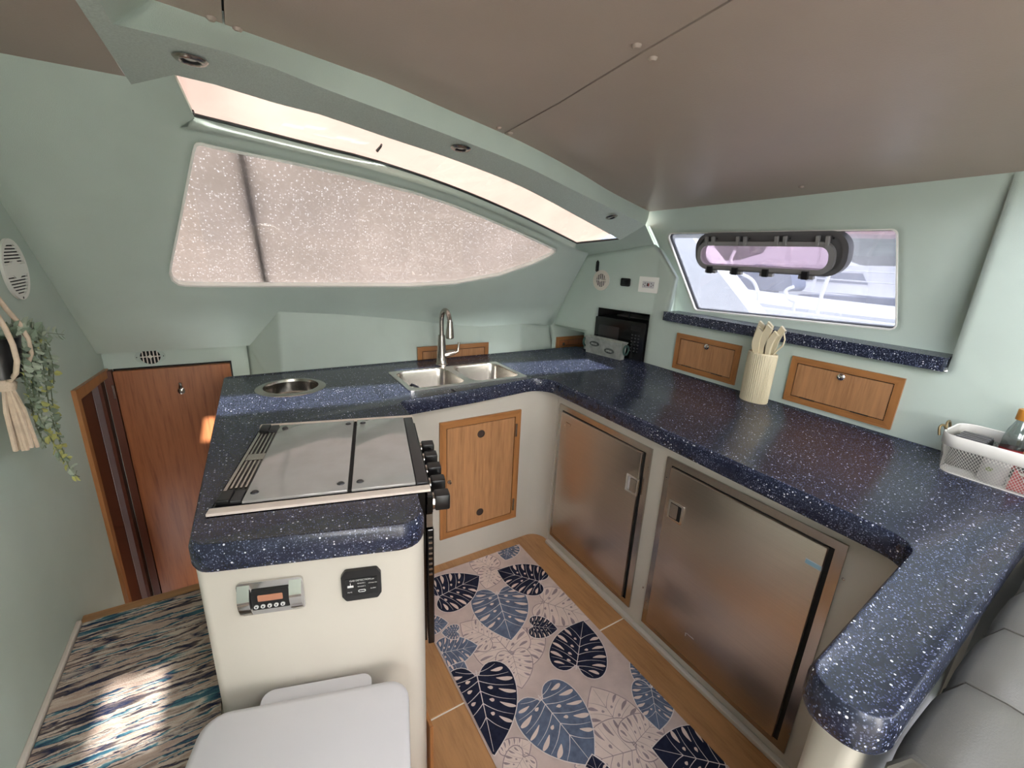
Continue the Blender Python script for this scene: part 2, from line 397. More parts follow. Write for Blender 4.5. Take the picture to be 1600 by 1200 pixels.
def dup(root, loc, rotz=None, label=None, basis=None):
    r = root.copy(); C.objects.link(r); r.location = loc
    if rotz is not None: r.rotation_euler = (0, 0, rotz)
    if basis is not None: r.matrix_basis = basis
    if label: r['label'] = label
    for ch in list(root.children):
        c = ch.copy(); C.objects.link(c); c.parent = r
        for g in list(ch.children):
            d = g.copy(); C.objects.link(d); d.parent = c
    return r
# maps (a, b, c) -> place
def mY(y): return lambda a, b, c: (a, y-c, b)                 # wall facing -Y : a = x, b = z, c = out of the wall
def mX(x): return lambda a, b, c: (x-c, a, b)                 # wall facing -X : a = y, b = z
def mL(x): return lambda a, b, c: (x+c, a, b)                 # wall facing +X
NN = Vector((-1, 0, -NK)).normalized()                        # niche wall normal (into the room)
def mN(a, b, c): return (1.88+NK*(.285+CZ-b)+NN.x*c, a, b+NN.z*c)
def mP(a, b, c): return (a, 1.8-(b-CZ)-.7071*c, b-.7071*c)    # raked windscreen plane: a = x, b = z
W2D = Vector((-.22, 1, 0)).normalized(); W2N = Vector((-1, -.22, 0)).normalized()
def mW2(a, b, c): y = a; return (1.88-.22*(y-1.62)+W2N.x*c, y+W2N.y*c, b)
# ================================================================== STRUCTURE
# galley sole: boards on a caulked base
fb = struct('floor', B().box(-.20, 1.26, -.06, 1.66, -.03, -.003), 'caulk', 'varnished wooden galley sole with white caulked joints')
for (x0, x1, y0, y1) in ((-.19, 1.25, .958, 1.65), (-.19, 1.25, -.05, .952)):
    obj('floor_board', B().box(x0, x1, y0, y1, -.02, 0, b=.0015), 'floor', fb)
# raised saloon sole, left passage and aft
plat = [(-.505, YA), (1.90, YA), (1.90, -.06), (-.20, -.06), (-.20, .88), (-.145, .90), (-.145, 1.47), (-.505, 1.47)]
sf = struct('floor', B().prism(plat, [], .0, .328), 'cream', 'raised saloon sole beside the galley')
obj('nosing', B().box(-.50, -.13, 1.468, 1.505, .285, .333, b=.004), 'nosing', sf, label='pale wooden step nosing')
struct('floor', B().box(-.505, -.10, 1.505, 2.30, -.42, -.38), 'nosing', 'lower sole of the companionway to the hull')
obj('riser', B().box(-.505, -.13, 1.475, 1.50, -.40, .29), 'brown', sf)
struct('trim_3', B().box(-.112, -.092, 1.51, 2.295, -.38, .785), 'cream', 'cream side panel of the companionway')
# left wall with the wood-framed opening
wl = struct('wall_left', B().prism([(YA, 0), (1.875, 0), (1.905, .0), (1.905, .882), (2.30, .862), (2.34, .862), (2.34, 1.40), (2.0, 1.62), (1.60, 1.76), (YA, 1.95)], [[(-2.0, 1.05), (-.55, 1.05), (-.55, 1.55), (-2.0, 1.55)]], 0, -.05, mL(-.505)), 'mint', 'mint lined wall with planter and speaker')  # aft cut-out is added out of view for more even light
tr = struct('trim_2', B().prism([(1.875, -.38), (1.908, -.38), (1.908, .872), (2.296, .850), (2.296, .882), (1.875, .912)], [], .012, -.06, mL(-.505)), 'orange', 'orange stained trim around the side opening')
def lbox(name, m, y0, y1, z0, z1, x0, x1): obj(name, B().box(x0, x1, y0, y1, z0, z1), m, tr)
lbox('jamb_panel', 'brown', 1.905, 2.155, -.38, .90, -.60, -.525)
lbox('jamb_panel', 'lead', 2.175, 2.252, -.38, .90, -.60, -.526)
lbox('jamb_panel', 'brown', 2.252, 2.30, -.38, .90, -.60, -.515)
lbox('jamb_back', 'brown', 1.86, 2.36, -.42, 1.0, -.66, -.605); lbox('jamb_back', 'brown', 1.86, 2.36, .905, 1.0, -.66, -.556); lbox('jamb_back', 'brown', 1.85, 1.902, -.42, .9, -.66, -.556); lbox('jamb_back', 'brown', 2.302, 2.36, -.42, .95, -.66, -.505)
lbox('jamb_strip', 'hole', 2.155, 2.175, -.38, .90, -.60, -.528)
struct('baseboard_left', B().box(-.505, -.493, YA, 1.47, .328, .345, b=.003), 'cream_d', 'thin pale strip along the base of the left wall')
# ---- raked windscreen wall
win = [(307, 222), (303, 226), (300, 236), (282, 330), (265, 415), (264, 427), (268, 438), (278, 445), (290, 447), (320, 448), (500, 448), (640, 448), (710, 444), (780, 431), (832, 413), (858, 401), (868, 394), (868, 389), (815, 364), (760, 340), (710, 320), (660, 303), (605, 288), (550, 274), (500, 262), (450, 251), (375, 236), (325, 225), (315, 222)]
win2 = [(q.x, q.z) for q in (PP(p) for p in win)]
crs = [(280, 200), (350, 212), (425, 230), (500, 247), (605, 275), (710, 308), (815, 352), (890, 388)]
C1 = [PP(p) for p in crs]
A0 = PP((205, 132))
low = [(435, 487), (530, 491), (590, 496), (651, 501), (711, 508), (749, 510), (784, 508), (814, 506)]
LW = [PP(p) for p in low]
E0 = PP((150, 553)); E1 = PP((390, 540))
c1r = resample(C1, 26)
outer = [(-.52, 1.785), (-.52, E0.z), (E0.x, E0.z), (E1.x, E1.z)]+[(q.x, q.z) for q in LW]+[(1.43, 1.30)]+[(q.x, q.z) for q in reversed(c1r)]+[(A0.x, A0.z), (A0.x-.002, A0.z+.03)]
wf = B(); tri_ = tessellate_polygon([[Vector((p[0], p[1], 0)) for p in l] for l in (outer, win2)])
wf.add([mP(p[0], p[1], 0) for p in outer+win2], [tuple(t) for t in tri_]); wf.rows([[mP(p[0], p[1], 0) for p in win2], [mP(p[0], p[1], -.015) for p in win2]], True)
# corner sweep to the starboard wall
R0 = [C1[-1], Vector(mP(1.43, 1.30, 0)), LW[-1]]
R2 = [PW2((915, 400)), PW2((883, 460)), PW2((864, 507))]
Rm = [(a+b)/2+Vector((.03, -.05, 0)) for a, b in zip(R0, R2)]
wf.rows([[tuple(p) for p in r] for r in (R0, Rm, R2)])
wf.poly([tuple(R0[0]), tuple(Rm[0]), tuple(R2[0])]).poly([tuple(R0[2]), tuple(Rm[2]), tuple(R2[2])])
wp_ = wf; wf = B()
# soffit, companionway bulkhead, back wall, alcove
YB = 2.30
wf.quad((-.52, E0.y, E0.z), (E1.x, E1.y, E1.z), (E1.x, YB+.02, E1.z+.004), (-.52, YB+.02, E0.z+.004))
wf.quad((-.52, YB, -.4), (.14, YB, -.4), (.14, YB, .97), (-.52, YB, .97))
q0 = LW[0]
wf.poly([tuple(q0), (.11, 2.13, .70), (-.005, YB, .70), (-.005, YB, E1.z), tuple(E1)])
base = [(.11, 2.13, .70), (.376, 2.131, .70), (.53, 2.131, .70), (.745, 2.131, .70), (.95, 2.129, .70), (1.12, 2.127, .70), (1.27, 2.125, .70), (1.40, 2.123, .70)]
wf.strip([tuple(p) for p in LW], base)
g0 = LW[-1]; g1 = PW2((864, 507))
wf.quad(tuple(g0), base[-1], (1.70, 2.25, .70), tuple(g1))
wf.quad((1.69, 2.28, .80), (2.15, 2.28, .80), (2.15, 2.28, 1.02), (1.69, 2.28, 1.02))
wf.quad((2.12, 2.0, .80), (2.12, 2.3, .80), (2.12, 2.3, 1.02), (2.12, 2.0, 1.02))
wf.quad((1.72, 2.02, .968), (2.13, 2.02, .968), (2.13, 2.31, .968), (1.72, 2.31, .968))
wf.quad((1.79, 2.03, .78), (2.13, 2.03, .78), (2.13, 2.03, .99), (1.79, 2.03, .99)).quad((1.65, 2.0, .79), (2.13, 2.0, .79), (2.13, 2.32, .79), (1.65, 2.32, .79))
wf.quad((1.36, 2.118, .805), (2.13, 2.118, .805), (2.13, 2.32, .805), (1.36, 2.32, .805))
struct('wall_splashback', wf, 'mint', 'mint wall behind the worktop and the companionway door'); wf = wp_
# skylight surround: crease -> skylight lower edge, left and right ends
zl = [(-.2, .29), (0, .288), (.42, .258), (.8, .195), (1.1, .125), (1.45, .056)]
zS = [(-.2, .335), (0, .335), (.4, .305), (.9, .245), (1.3, .17), (1.7, .091), (2.5, -.05)]
zL = [(-.2, .34), (0, .34), (.36, .318), (.6, .30), (1.0, .262), (1.8, .168), (2.5, .08)]
zT = [(-.2, .40), (0, .40), (.36, .378), (.6, .36), (1.0, .325), (1.8, .25), (2.5, .2)]
SL = [PT(p, zl) for p in [(304, 184), (350, 195), (425, 214), (500, 233), (591, 256), (710, 296), (815, 340)]]
d_ = ray((901, 382)); SL.append(_pt(d_, 1.45/d_.x))
SU = [PT(p, zS) for p in [(272, 117), (350, 136), (425, 160), (500, 179), (605, 215), (710, 250), (815, 292), (902, 338), (969, 375)]]
LB = [PT(p, zL) for p in [(175, 37), (225, 49), (300, 67), (400, 96), (500, 136), (605, 175), (710, 215), (815, 257), (902, 300)]]+[Vector((1.83, 1.70, CZ+.172))]
TB = [PT(p, zT) for p in [(235, 0), (307, 24), (350, 39), (425, 65), (500, 92), (605, 130), (710, 176), (815, 222), (902, 268), (955, 300), (1007, 327)]]
TB[-1] = Vector((1.885, 1.735, CZ+.245))
NS = 26
c1r, slr, sur, lbr, tbr = (resample(q, NS) for q in (C1, SL, SU, LB, TB))
def tu(r): return [tuple(p) for p in r]
cin = [tuple(p+Vector((0, -.004, -.006))) for p in c1r]
wf.rows([tu(c1r), tu([(a*.5+b*.5)+Vector((0, -.012, -.010)) for a, b in zip(c1r, slr)]), tu(slr)])
mid0 = (c1r[0]+slr[0])/2+Vector((0, -.012, -.010)); mid1 = (c1r[-1]+slr[-1])/2+Vector((0, -.012, -.010))
wf.poly([tuple(C1[0]), tuple(mid0), tuple(SL[0])]).poly([tuple(A0), tuple(C1[0]), tuple(SL[0]), tuple(SU[0])]).poly([tuple(C1[-1]), tuple(mid1), tuple(SL[-1])])
W2T = PW2((1022, 382))
wf.poly([tuple(SL[-1]), tuple(SU[-1]), tuple(R2[0]), tuple(C1[-1])])
wf.poly([tuple(SU[-1]), tuple(LB[-1]), tuple(W2T), tuple(R2[0])])
wfo = struct('wall_front', wf, 'mint', 'mint lined forward wall around the raked windows', smooth=35)
# beam: underside carrying the lamps, and its aft face
bm_ = B()
bm_.rows([tu(sur), tu([(a+b)/2 for a, b in zip(sur, lbr)]), tu(lbr)])
bm_.poly([tuple(A0), tuple(SU[0]), tuple(LB[0]), (-.165, 1.107, A0.z+.003)])
bm_.quad((-.165, 1.107, A0.z+.003), tuple(LB[0]), (-.13, YA, CZ+.345), (-.165, YA, CZ+.345))
struct('trim_1', bm_, 'mint_rough', 'textured underside of the roof beam holding the lamps', smooth=35)
bf = B()
bf.rows([tu(lbr), tu([(a*.5+b*.5)+Vector((0, -.004, -.004)) for a, b in zip(lbr, tbr)]), tu(tbr), tu([p+Vector((0, .004, .05)) for p in tbr])])
bf.rows([[(-.13, YA, CZ+.345), tuple(LB[0])], [(-.11, YA, CZ+.40), tuple((LB[0]+TB[0])/2+Vector((0, -.004, -.004)))], [(-.085, YA, CZ+.40+.03*(1.2-YA)+.012), tuple(TB[0])]])
struct('trim_4', bf, 'mint', 'smooth mint face of the curved roof beam', smooth=50)
# ---- ceiling: taupe panels on a dark backing
def zc(x, y): return CZ+lerp1(x, zT)+.03*max(0, 1.2+.25*max(0, x-.3)-y)
def ty(x):
    for a, b in zip(tbr, tbr[1:]):
        if a.x <= x <= b.x: return a.y+(b.y-a.y)*(x-a.x)/max(1e-6, b.x-a.x)
    return tbr[0].y if x < tbr[0].x else tbr[-1].y
LIGHT_HATCH = [(.78, 1.83, -.11, .215), (-.05, .10, -2.08, -1.80), (.10, 1.40, -1.30, -.48), (.06, .78, -.34, -.04)]      # hatches added out of view for sun patches and fill light (x0, x1, y0, y1)
def sheet(b, x0, x1, dz, gap, hatches, seam0=None, seam1=None):
    fe = .06 if dz > .02 else .012
    """curved panel between x0 and x1 (both may drift along y)"""
    ys = sorted(set([YA, -1.8, -.9, -.4, .3, .7, 1.0]+[v for h in hatches for v in h[2:]]))
    nx = 30; hx = [h for h in hatches]
    fs = [i/nx for i in range(nx+1)]
    for lo, hi in zip(ys, ys[1:]+[None]):
        cells = []
        for i in range(nx):
            quad = []
            skip = False
            for (f, top) in ((fs[i], 0), (fs[i+1], 0), (fs[i+1], 1), (fs[i], 1)):
                y = lo if not top else (hi if hi is not None else 9)
                x = x0(y)+(x1(y)-x0(y))*f if y < 9 else x0(1.2)+(x1(1.2)-x0(1.2))*f
                if y == 9: y = ty(x)+fe
                quad.append((x, y))
            cx = sum(q[0] for q in quad)/4; cy_ = sum(q[1] for q in quad)/4
            if any(h[0] < cx < h[1] and h[2] < cy_ < h[3] for h in hatches): continue
            b.quad(*[(x, y, zc(x, y)+dz) for x, y in quad])
    return b
sm1 = lambda y: .745-.075*(1.25-y)/.75*1.0 if y > .4 else .66-.03*(.4-y)
sm0 = lambda y: .030
ce = sheet(B(), lambda y: -.095, lambda y: 1.90, .022, 0, LIGHT_HATCH)
ce.quad((-.52, YA, CZ+.375), (-.12, YA, CZ+.375), (-.12, 1.5, CZ+.375), (-.52, 1.5, CZ+.375))
ceo = struct('ceiling', ce, 'gap', 'dark backing behind the taupe headliner panels')
def panel(x0, x1):
    b = sheet(B(), x0, x1, 0, 0, LIGHT_HATCH); b2 = sheet(B(), x0, x1, .012, 0, LIGHT_HATCH)
    ys = [YA, -1.8, -.9, -.4, .3, .7, 1.0]
    for xf in (x0, x1):
        pl = [(xf(y), y) for y in ys]+[(xf(1.2), ty(xf(1.2))+.012)]
        b.strip([(x, y, zc(x, y)) for x, y in pl], [(x, y, zc(x, y)+.013) for x, y in pl])
    return obj('headliner_panel', b, 'taupe', ceo, 40)
panel(lambda y: -.09, lambda y: sm0(y)-.002); panel(lambda y: sm0(y)+.002, lambda y: sm1(y)-.0025); panel(lambda y: sm1(y)+.0025, lambda y: 1.895)
obj('headliner_panel', B().poly([(-.51, YA, CZ+.347), (-.171, YA, CZ+.347), (A0.x-.006, 1.456, CZ+.347), (-.51, 1.456, CZ+.347)]).quad((-.171, YA, CZ+.347), (A0.x-.006, 1.456, CZ+.347), (A0.x-.006, 1.456, CZ+.377), (-.171, YA, CZ+.377)), 'taupe', ceo)
capm = B().lathe([(.0, -.006), (.005, -.006), (.0085, -.003), (.009, 0)], 12)
c0 = None
for p in ((995, 70), (1020, 90), (1252, 291), (1006, 323), (330, 27), (371, 44), (780, 199), (797, 207)):
    q = PT(p, [(x, z+.0) for x, z in zT])
    for it in range(30):
        d = ray(p); q = _pt(d, (zc(q.x, q.y)-CZ)/d.z)
    if c0 is None: c0 = obj('button', capm, 'taupe', ceo, 40, world=False); o = c0
    else: o = c0.copy(); C.objects.link(o)
    o.location = q
# ---- starboard wall with window niche
rw = B().prism([(YA, 0), (1.62, 0), (1.62, 1.452), (1.50, 1.32), (1.525, 1.10), (.42, 1.10), (.42, 1.71), (YA, 1.80)], [], 0, -.02, mX(1.88))
rw.prism([(1.62, .80), (2.037, .80), (2.046, .95), (2.298, .965), (2.218, 1.167), (2.087, 1.405), (1.662, 1.478), (1.62, 1.452)], [[(1.632, .845), (1.970, .845), (1.970, 1.117), (1.632, 1.117)]], 0, -.015, mW2)
w3 = [(q.y, q.z) for q in (PN(p) for p in ((1041, 364), (1404, 357), (1402, 517), (1086, 485)))]
w3 = rpoly(w3, .022, 4)
rw.prism([(.40, 1.10), (1.60, 1.10), (1.60, 1.30), (1.66, 1.42), (1.80, 1.58), (1.80, 1.70), (.40, 1.72)], [w3], 0, -.03, mN)
bd = [(1.525, 1.10), (1.50, 1.32), (1.62, 1.452), (1.70, 1.57)]
r0_ = [(1.88-(.22*(y-1.62) if y > 1.62 else 0), y, z) for y, z in bd]; r1_ = [mN(y+.05, z+.0, 0) for y, z in bd]
rw.strip(r0_, r1_)
rw.poly([(1.88, .42, 1.10), mN(.42, 1.10, 0), (1.88, .42, 1.70)])
rwo = struct('wall_right', rw, 'mint', 'mint lined starboard wall with the window niche')
h3 = LIGHT_HATCH[2]; M['frosted'] = pane('frosted_acrylic', (40, 40, 42), .5, (240, 238, 234), .02)
tf = bpy.data.materials.new('frosted_fill_panel'); tf.use_nodes = True; t_ = tf.node_tree; t_.nodes.clear(); o__ = t_.nodes.new('ShaderNodeOutputMaterial'); tl_ = t_.nodes.new('ShaderNodeBsdfTranslucent'); nz = ramp(t_, noise(t_, coord(t_), 30, 2), [(.3, (236, 234, 230)), (.7, (246, 244, 240))]); t_.links.new(nz, tl_.inputs[0]); t_.links.new(tl_.outputs[0], o__.inputs[0]); M['frosted'] = tf
struct('window_4', B().prism([(h3[0]-.12, h3[2]-.12), (h3[1]+.12, h3[2]-.12), (h3[1]+.12, h3[3]+.09), (h3[0]-.12, h3[3]+.09)], [], .035, .043, lambda a, b_, c: (a, b_, zc(a, b_)+c)), 'frosted', 'frosted fill light hatch added out of view abaft the galley')  # diffusing panel put in behind the camera to brighten the galley
for k_, (hx0, hx1, hy0, hy1) in enumerate((LIGHT_HATCH[0], LIGHT_HATCH[1], LIGHT_HATCH[3])):  # unseen clear hatches, added and sized for sun patches on worktop and rug
    hl_ = [(hx0-.06, hy0-.04), (hx1+.06, hy0-.04), (hx1+.06, hy1+.03), (hx0-.06, hy1+.03)]
    hw = struct('window_%d' % (5+k_), B().prism(hl_, [], .030, .034, lambda a, b_, c: (a, b_, zc(a, b_)+c)), 'pane', 'clear hatch added abaft the galley to let in sun patches')
    obj('hatch_frame', B().prism([(hx0-.03, hy0-.015), (hx1+.03, hy0-.015), (hx1+.03, hy1+.012), (hx0-.03, hy1+.012)], [[(hx0+.012, hy0+.004), (hx1-.012, hy0+.004), (hx1-.012, hy1-.004), (hx0+.012, hy1-.004)]], -.006, .028, lambda a, b_, c: (a, b_, zc(a, b_)+c)), 'grey', hw)
# aft bulkhead with the open cockpit doorway
struct('wall_back', B().prism([(-.52, -.1), (1.92, -.1), (1.92, 1.95), (-.52, 1.95)], [[(-.30, .34), (.40, .34), (.40, 1.50), (-.30, 1.50)]], 0, .04, lambda a, b, c: (a, YA-c, b)), 'mint', 'aft bulkhead with the open cockpit doorway')
# ---- windows
def ringwin(b, loop, f, wdt, c0, c1, mi=0):
    """thin frame following a loop"""
    if area(loop) < 0: loop = loop[::-1]
    b.prism(loop, [inset(loop, wdt)], c0, c1, f, mi)
w1 = struct('window_1', B().prism(win2, [], -.010, -.013, mP), 'pane', 'big raked forward window pane')
b = B(); ringwin(b, win2, mP, .006, .003, -.0145); obj('gasket', b, 'rimwhite', w1)
skl = resample(SL, 20); sku = resample(SU, 20)
off = Vector((0, .004, .010))
w2 = struct('window_2', B().strip(tu([p+off for p in skl]), tu([p+off for p in sku])), 'pane', 'long overhead window pane above the forward window')
loop = skl+sku[::-1]; n_ = len(loop)
cen = sum(loop, Vector())/n_
b = B().rows([tu(loop), tu([p+off*1.2 for p in loop])], True); obj('reveal', b, 'mint', w2)
b = B().tube(tu([p+off*.3+Vector((0, -.003, .003)) for p in [sku[0]*.1+skl[0]*.9]+skl+[sku[-1]*.96+skl[-1]*.04]]), .0042, 6); obj('seal', b, 'black', w2)
w3o = struct('window_3', B().prism(w3, [], -.020, -.024, mN), 'pane_haze', 'salt hazed window in the starboard niche')
b = B(); ringwin(b, w3, mN, .005, .004, -.028); obj('gasket', b, 'rimwhite', w3o)
b = B(); ringwin(b, inset(w3 if area(w3) > 0 else w3[::-1], .005), mN, .003, -.008, -.028); obj('seal', b, 'black', w3o)
# ---- door in the companionway bulkhead
dx0, dx1, dzt = -.478, -.078, .872
d1 = struct('door_1', B().box(dx0, dx1, YB-.028, YB-.004, -.38, dzt, b=.002), 'door', 'brown wooden door at the foot of the steps')
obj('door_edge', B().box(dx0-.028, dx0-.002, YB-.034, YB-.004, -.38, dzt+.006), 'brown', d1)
obj('door_gap', B().box(dx0, dx1+.006, YB-.006, YB-.001, -.38, dzt+.006), 'gap', d1)
pc = PY((283, 606), YB-.03)
pull = B().tube([(pc.x, pc.y-.006, pc.z+.024), (pc.x, pc.y-.012, pc.z+.012), (pc.x, pc.y-.012, pc.z)], .006, 8)
pull.lathe([(.0, .0), (.012, .0), (.013, .006), (.007, .009), (0, .009)], 14, lambda a, b_, c: (pc.x+a, pc.y-c, pc.z-.012+b_*1.2))
obj('pull', pull, 'nickel', d1, 40, label='small metal pull')
hg = PY((178, 612), YB-.03); obj('hinge', B().box(hg.x-.002, hg.x+.004, YB-.036, YB-.026, hg.z-.03, hg.z+.03), 'nickel', d1)
# ================================================================== FITTED FURNITURE
ZT = .85; ZB = .79
BL = Vector((-.11, .986)); US = Vector((.970, -.243)); VS = Vector((.243, .970))
def stv(a, b_): q = BL+US*a+VS*b_; return (q.x, q.y)
FA = Vector((-.13, .879)); FU = Vector((.956, -.295)).normalized(); FN = Vector((-FU.y, FU.x))     # island front line, inward normal
def fr(a, n): q = FA+FU*a+FN*n; return (q.x, q.y)
def mF(a, b_, c): q = FA+FU*a+FN*(.02-c); return (q.x, q.y, b_)
# ---- worktop
pts = [((-.141, .883), .045), ((.283, .751), .075), (stv(.425, -.004), .004), (stv(-.004, -.004), 0), (stv(-.004, .497), 0), (stv(.456, .500), .004), ((.463, 1.518), .032),
       ((.778, 1.543), .3), ((1.171, 1.597), .085), ((1.170, 1.0), 0), ((1.153, .217), .055), ((.615, .182), .045), ((.612, .078), .05), ((1.37, .098), .3), ((1.878, .10), 0), ((1.878, 1.62), 0),
       ((1.786, 2.038), 0), ((1.79, 2.112), 0), ((-.104, 2.114), .03)]
wl_ = rpoly([p for p, r in pts], [r for p, r in pts], 6)
sink_hole = rrect(.548, 1.089, 1.644, 1.921, .02, 3); bin_hole = circ(.13, 1.868, .113, 28)
b = B(); prof = [(.014, ZB), (.004, ZB+.003), (0, ZB+.013), (0, ZT-.012), (.003, ZT-.002), (.006, ZT+.0036), (.010, ZT+.004), (.017, ZT)]
cut = [Vector(stv(*q)) for q in ((.425, -.004), (-.004, -.004), (-.004, .497), (.456, .5))]
wgt = [0 if min((Vector(p)-c).length for c in cut) < .02 else 1 for p in wl_]
def winset(d): return [(p[0]+(q[0]-p[0])*g, p[1]+(q[1]-p[1])*g) for p, q, g in zip(wl_, inset(wl_, d), wgt)]
b.rows([[(x, y, min(z, ZT) if g == 0 else z) for (x, y), g in zip(winset(d), wgt)] for d, z in prof], True)
def flat(b, loops, z, mi=0):
    tri = tessellate_polygon([[Vector((p[0], p[1], 0)) for p in l] for l in loops]); b.add([(p[0], p[1], z) for l in loops for p in l], [tuple(t) for t in tri], mi)
flat(b, [winset(.017), sink_hole, bin_hole], ZT); flat(b, [winset(.014), sink_hole, bin_hole], ZB)
for l in (sink_hole, bin_hole): b.rows([[(x, y, ZB) for x, y in l], [(x, y, ZT) for x, y in l]], True)
wk = tag(obj('worktop', b, 'top', smooth=40), 'long navy speckled worktop wrapping around the whole galley', 'worktop')
for p0, p1 in (((648, 556), (660, 570)), ((705, 608), (716, 614))):
    a_, c_ = PZ(p0, ZT), PZ(p1, ZT); dd = (c_-a_).normalized()*.0
    obj('joint', B().tube([(a_.x, a_.y, ZT), (c_.x, c_.y, ZT)], .0012, 5), 'gap', wk)
# ---- island cabinet
isl = thing('island_cabinet', 'cream peninsula cabinet under the cooker with instruments on its end', 'cabinet', (.1, 1.4, 0))
ip = [fr(-.012, .02), fr(.432, .02), (.300, .884), stv(-.008, -.006), stv(-.008, .500), stv(.462, .503), (.468, 1.52), (.468, 2.10), (-.088, 2.10)]
ipl = rpoly(ip, [.02, .045, .004, 0, 0, 0, 0, 0, 0], 6)
obj('body', B().prism(ipl, [circ(.13, 1.868, .135, 28)], 0.001, ZB-.001), 'cream', isl, 40)
obj('plinth', B().prism([stv(-.006, -.004), stv(.430, -.004), stv(.430, .498), stv(-.006, .498)], [], .001, .392), 'cream', isl)
e0 = PX((667, 1063), .302); e1 = PX((669, 1180), .302)
obj('edge_trim', B().box(.296, .306, .80, .86, .02, .20, b=.002), 'orange', isl, label='orange wooden edge strip')
# ---- sink cabinet: front panel with rounded corner
sc = thing('sink_cabinet', 'cream cabinet under the double sink with a wooden door', 'cabinet', (.8, 1.62, 0))
arc = [(1.125+.075*math.sin(t), 1.6-.075+.075*math.cos(t)) for t in [PI/2*k/8 for k in range(9)]]
outl = [(.47, 1.6)]+arc+[(1.2, 1.512), (1.218, 1.512)]+[(1.218, 1.618), (.47, 1.618)]
obj('body', B().prism(outl, [], .001, ZB-.001), 'cream', sc, 60)
def locker(root, x0, x1, z0, z1, f, fw, frame_m, door_m, cross_m):
    """mitred wooden frame with an inset door"""
    for (pts_, mm) in ((((x0, z0), (x1, z0), (x1-fw, z0+fw), (x0+fw, z0+fw)), cross_m), (((x0, z1), (x0+fw, z1-fw), (x1-fw, z1-fw), (x1, z1)), cross_m), (((x0, z0), (x0+fw, z0+fw), (x0+fw, z1-fw), (x0, z1)), 'orange'), (((x1, z0), (x1, z1), (x1-fw, z1-fw), (x1-fw, z0+fw)), 'orange')):
        obj('frame_rail', B().prism(list(pts_), [], .0, .009, f), mm, root)
    obj('shadow_gap', B().prism([(x0+fw, z0+fw), (x1-fw, z0+fw), (x1-fw, z1-fw), (x0+fw, z1-fw)], [], .0005, .002, f), 'gap', root)
    g = .0035
    return obj('door', B().prism([(x0+fw+g, z0+fw+g), (x1-fw-g, z0+fw+g), (x1-fw-g, z1-fw-g), (x0+fw+g, z1-fw-g)], [], .0021, .0075, f), door_m, root)
dr = locker(sc, .648, 1.052, .136, .708, mY(1.6), .030, 'wood_h', 'wood', 'wood_x')
for p in ((752, 678), (750, 800)):
    q = PY(p, 1.59); obj('finger_hole', B().lathe([(0, 0), (.0175, 0), (.0185, .0018), (.015, .003), (.013, .0012), (0, .0012)], 20, lambda a, b_, c: (q.x+a, 1.5925-c, q.z+b_)), 'hole', dr, 40)
q = PY((702, 753), 1.59); obj('latch', B().lathe([(0, 0), (.009, 0), (.009, .006), (.005, .010), (.006, .016), (0, .017)], 14, lambda a, b_, c: (q.x+a, 1.5925-c, q.z+b_)), 'chrome', dr, 40)
for p in ((806, 672), (801, 788)):
    q = PY(p, 1.59); obj('hinge', B().box(q.x-.003, q.x+.006, 1.586, 1.5925, q.z-.032, q.z+.032, b=.001), 'nickel', dr)
# ---- starboard cabinet: panel with openings, and the short return
rc = thing('galley_cabinet', 'cream starboard cabinet with two steel fridge doors set in it', 'cabinet', (1.21, .8, 0))
f1 = (.945, 1.487, .055, .752); f2 = (.333, .878, .048, .755)
obj('body', B().prism([(.205, .001), (1.508, .001), (1.508, ZB-.001), (.205, ZB-.001)], [[(a, z), (b_, z), (b_, y), (a, y)] for a, b_, z, y in [(f[0]+.02, f[1]-.02, f[2]+.02, f[3]-.02) for f in (f1, f2)]], 0, -.018, mX(1.2)), 'cream', rc)
obj('return_panel', B().prism(rpoly([(.642, .10), (1.202, .11), (1.202, .204), (.655, .166)], [.02, 0, 0, .03], 5), [], .001, ZB-.001), 'cream', rc, 50)
obj('end_panel', B().box(1.222, 1.872, .102, .118, .001, ZB-.001), 'cream', rc)
q = PX((1236, 1170), .652); obj('edge_trim', B().box(.640, .660, .150, .170, .02, .46, b=.003), 'orange', rc, label='orange wooden corner strip')
obj('skirting', B().box(1.178, 1.199, .23, 1.50, .001, .018, b=.003), 'cream', rc)
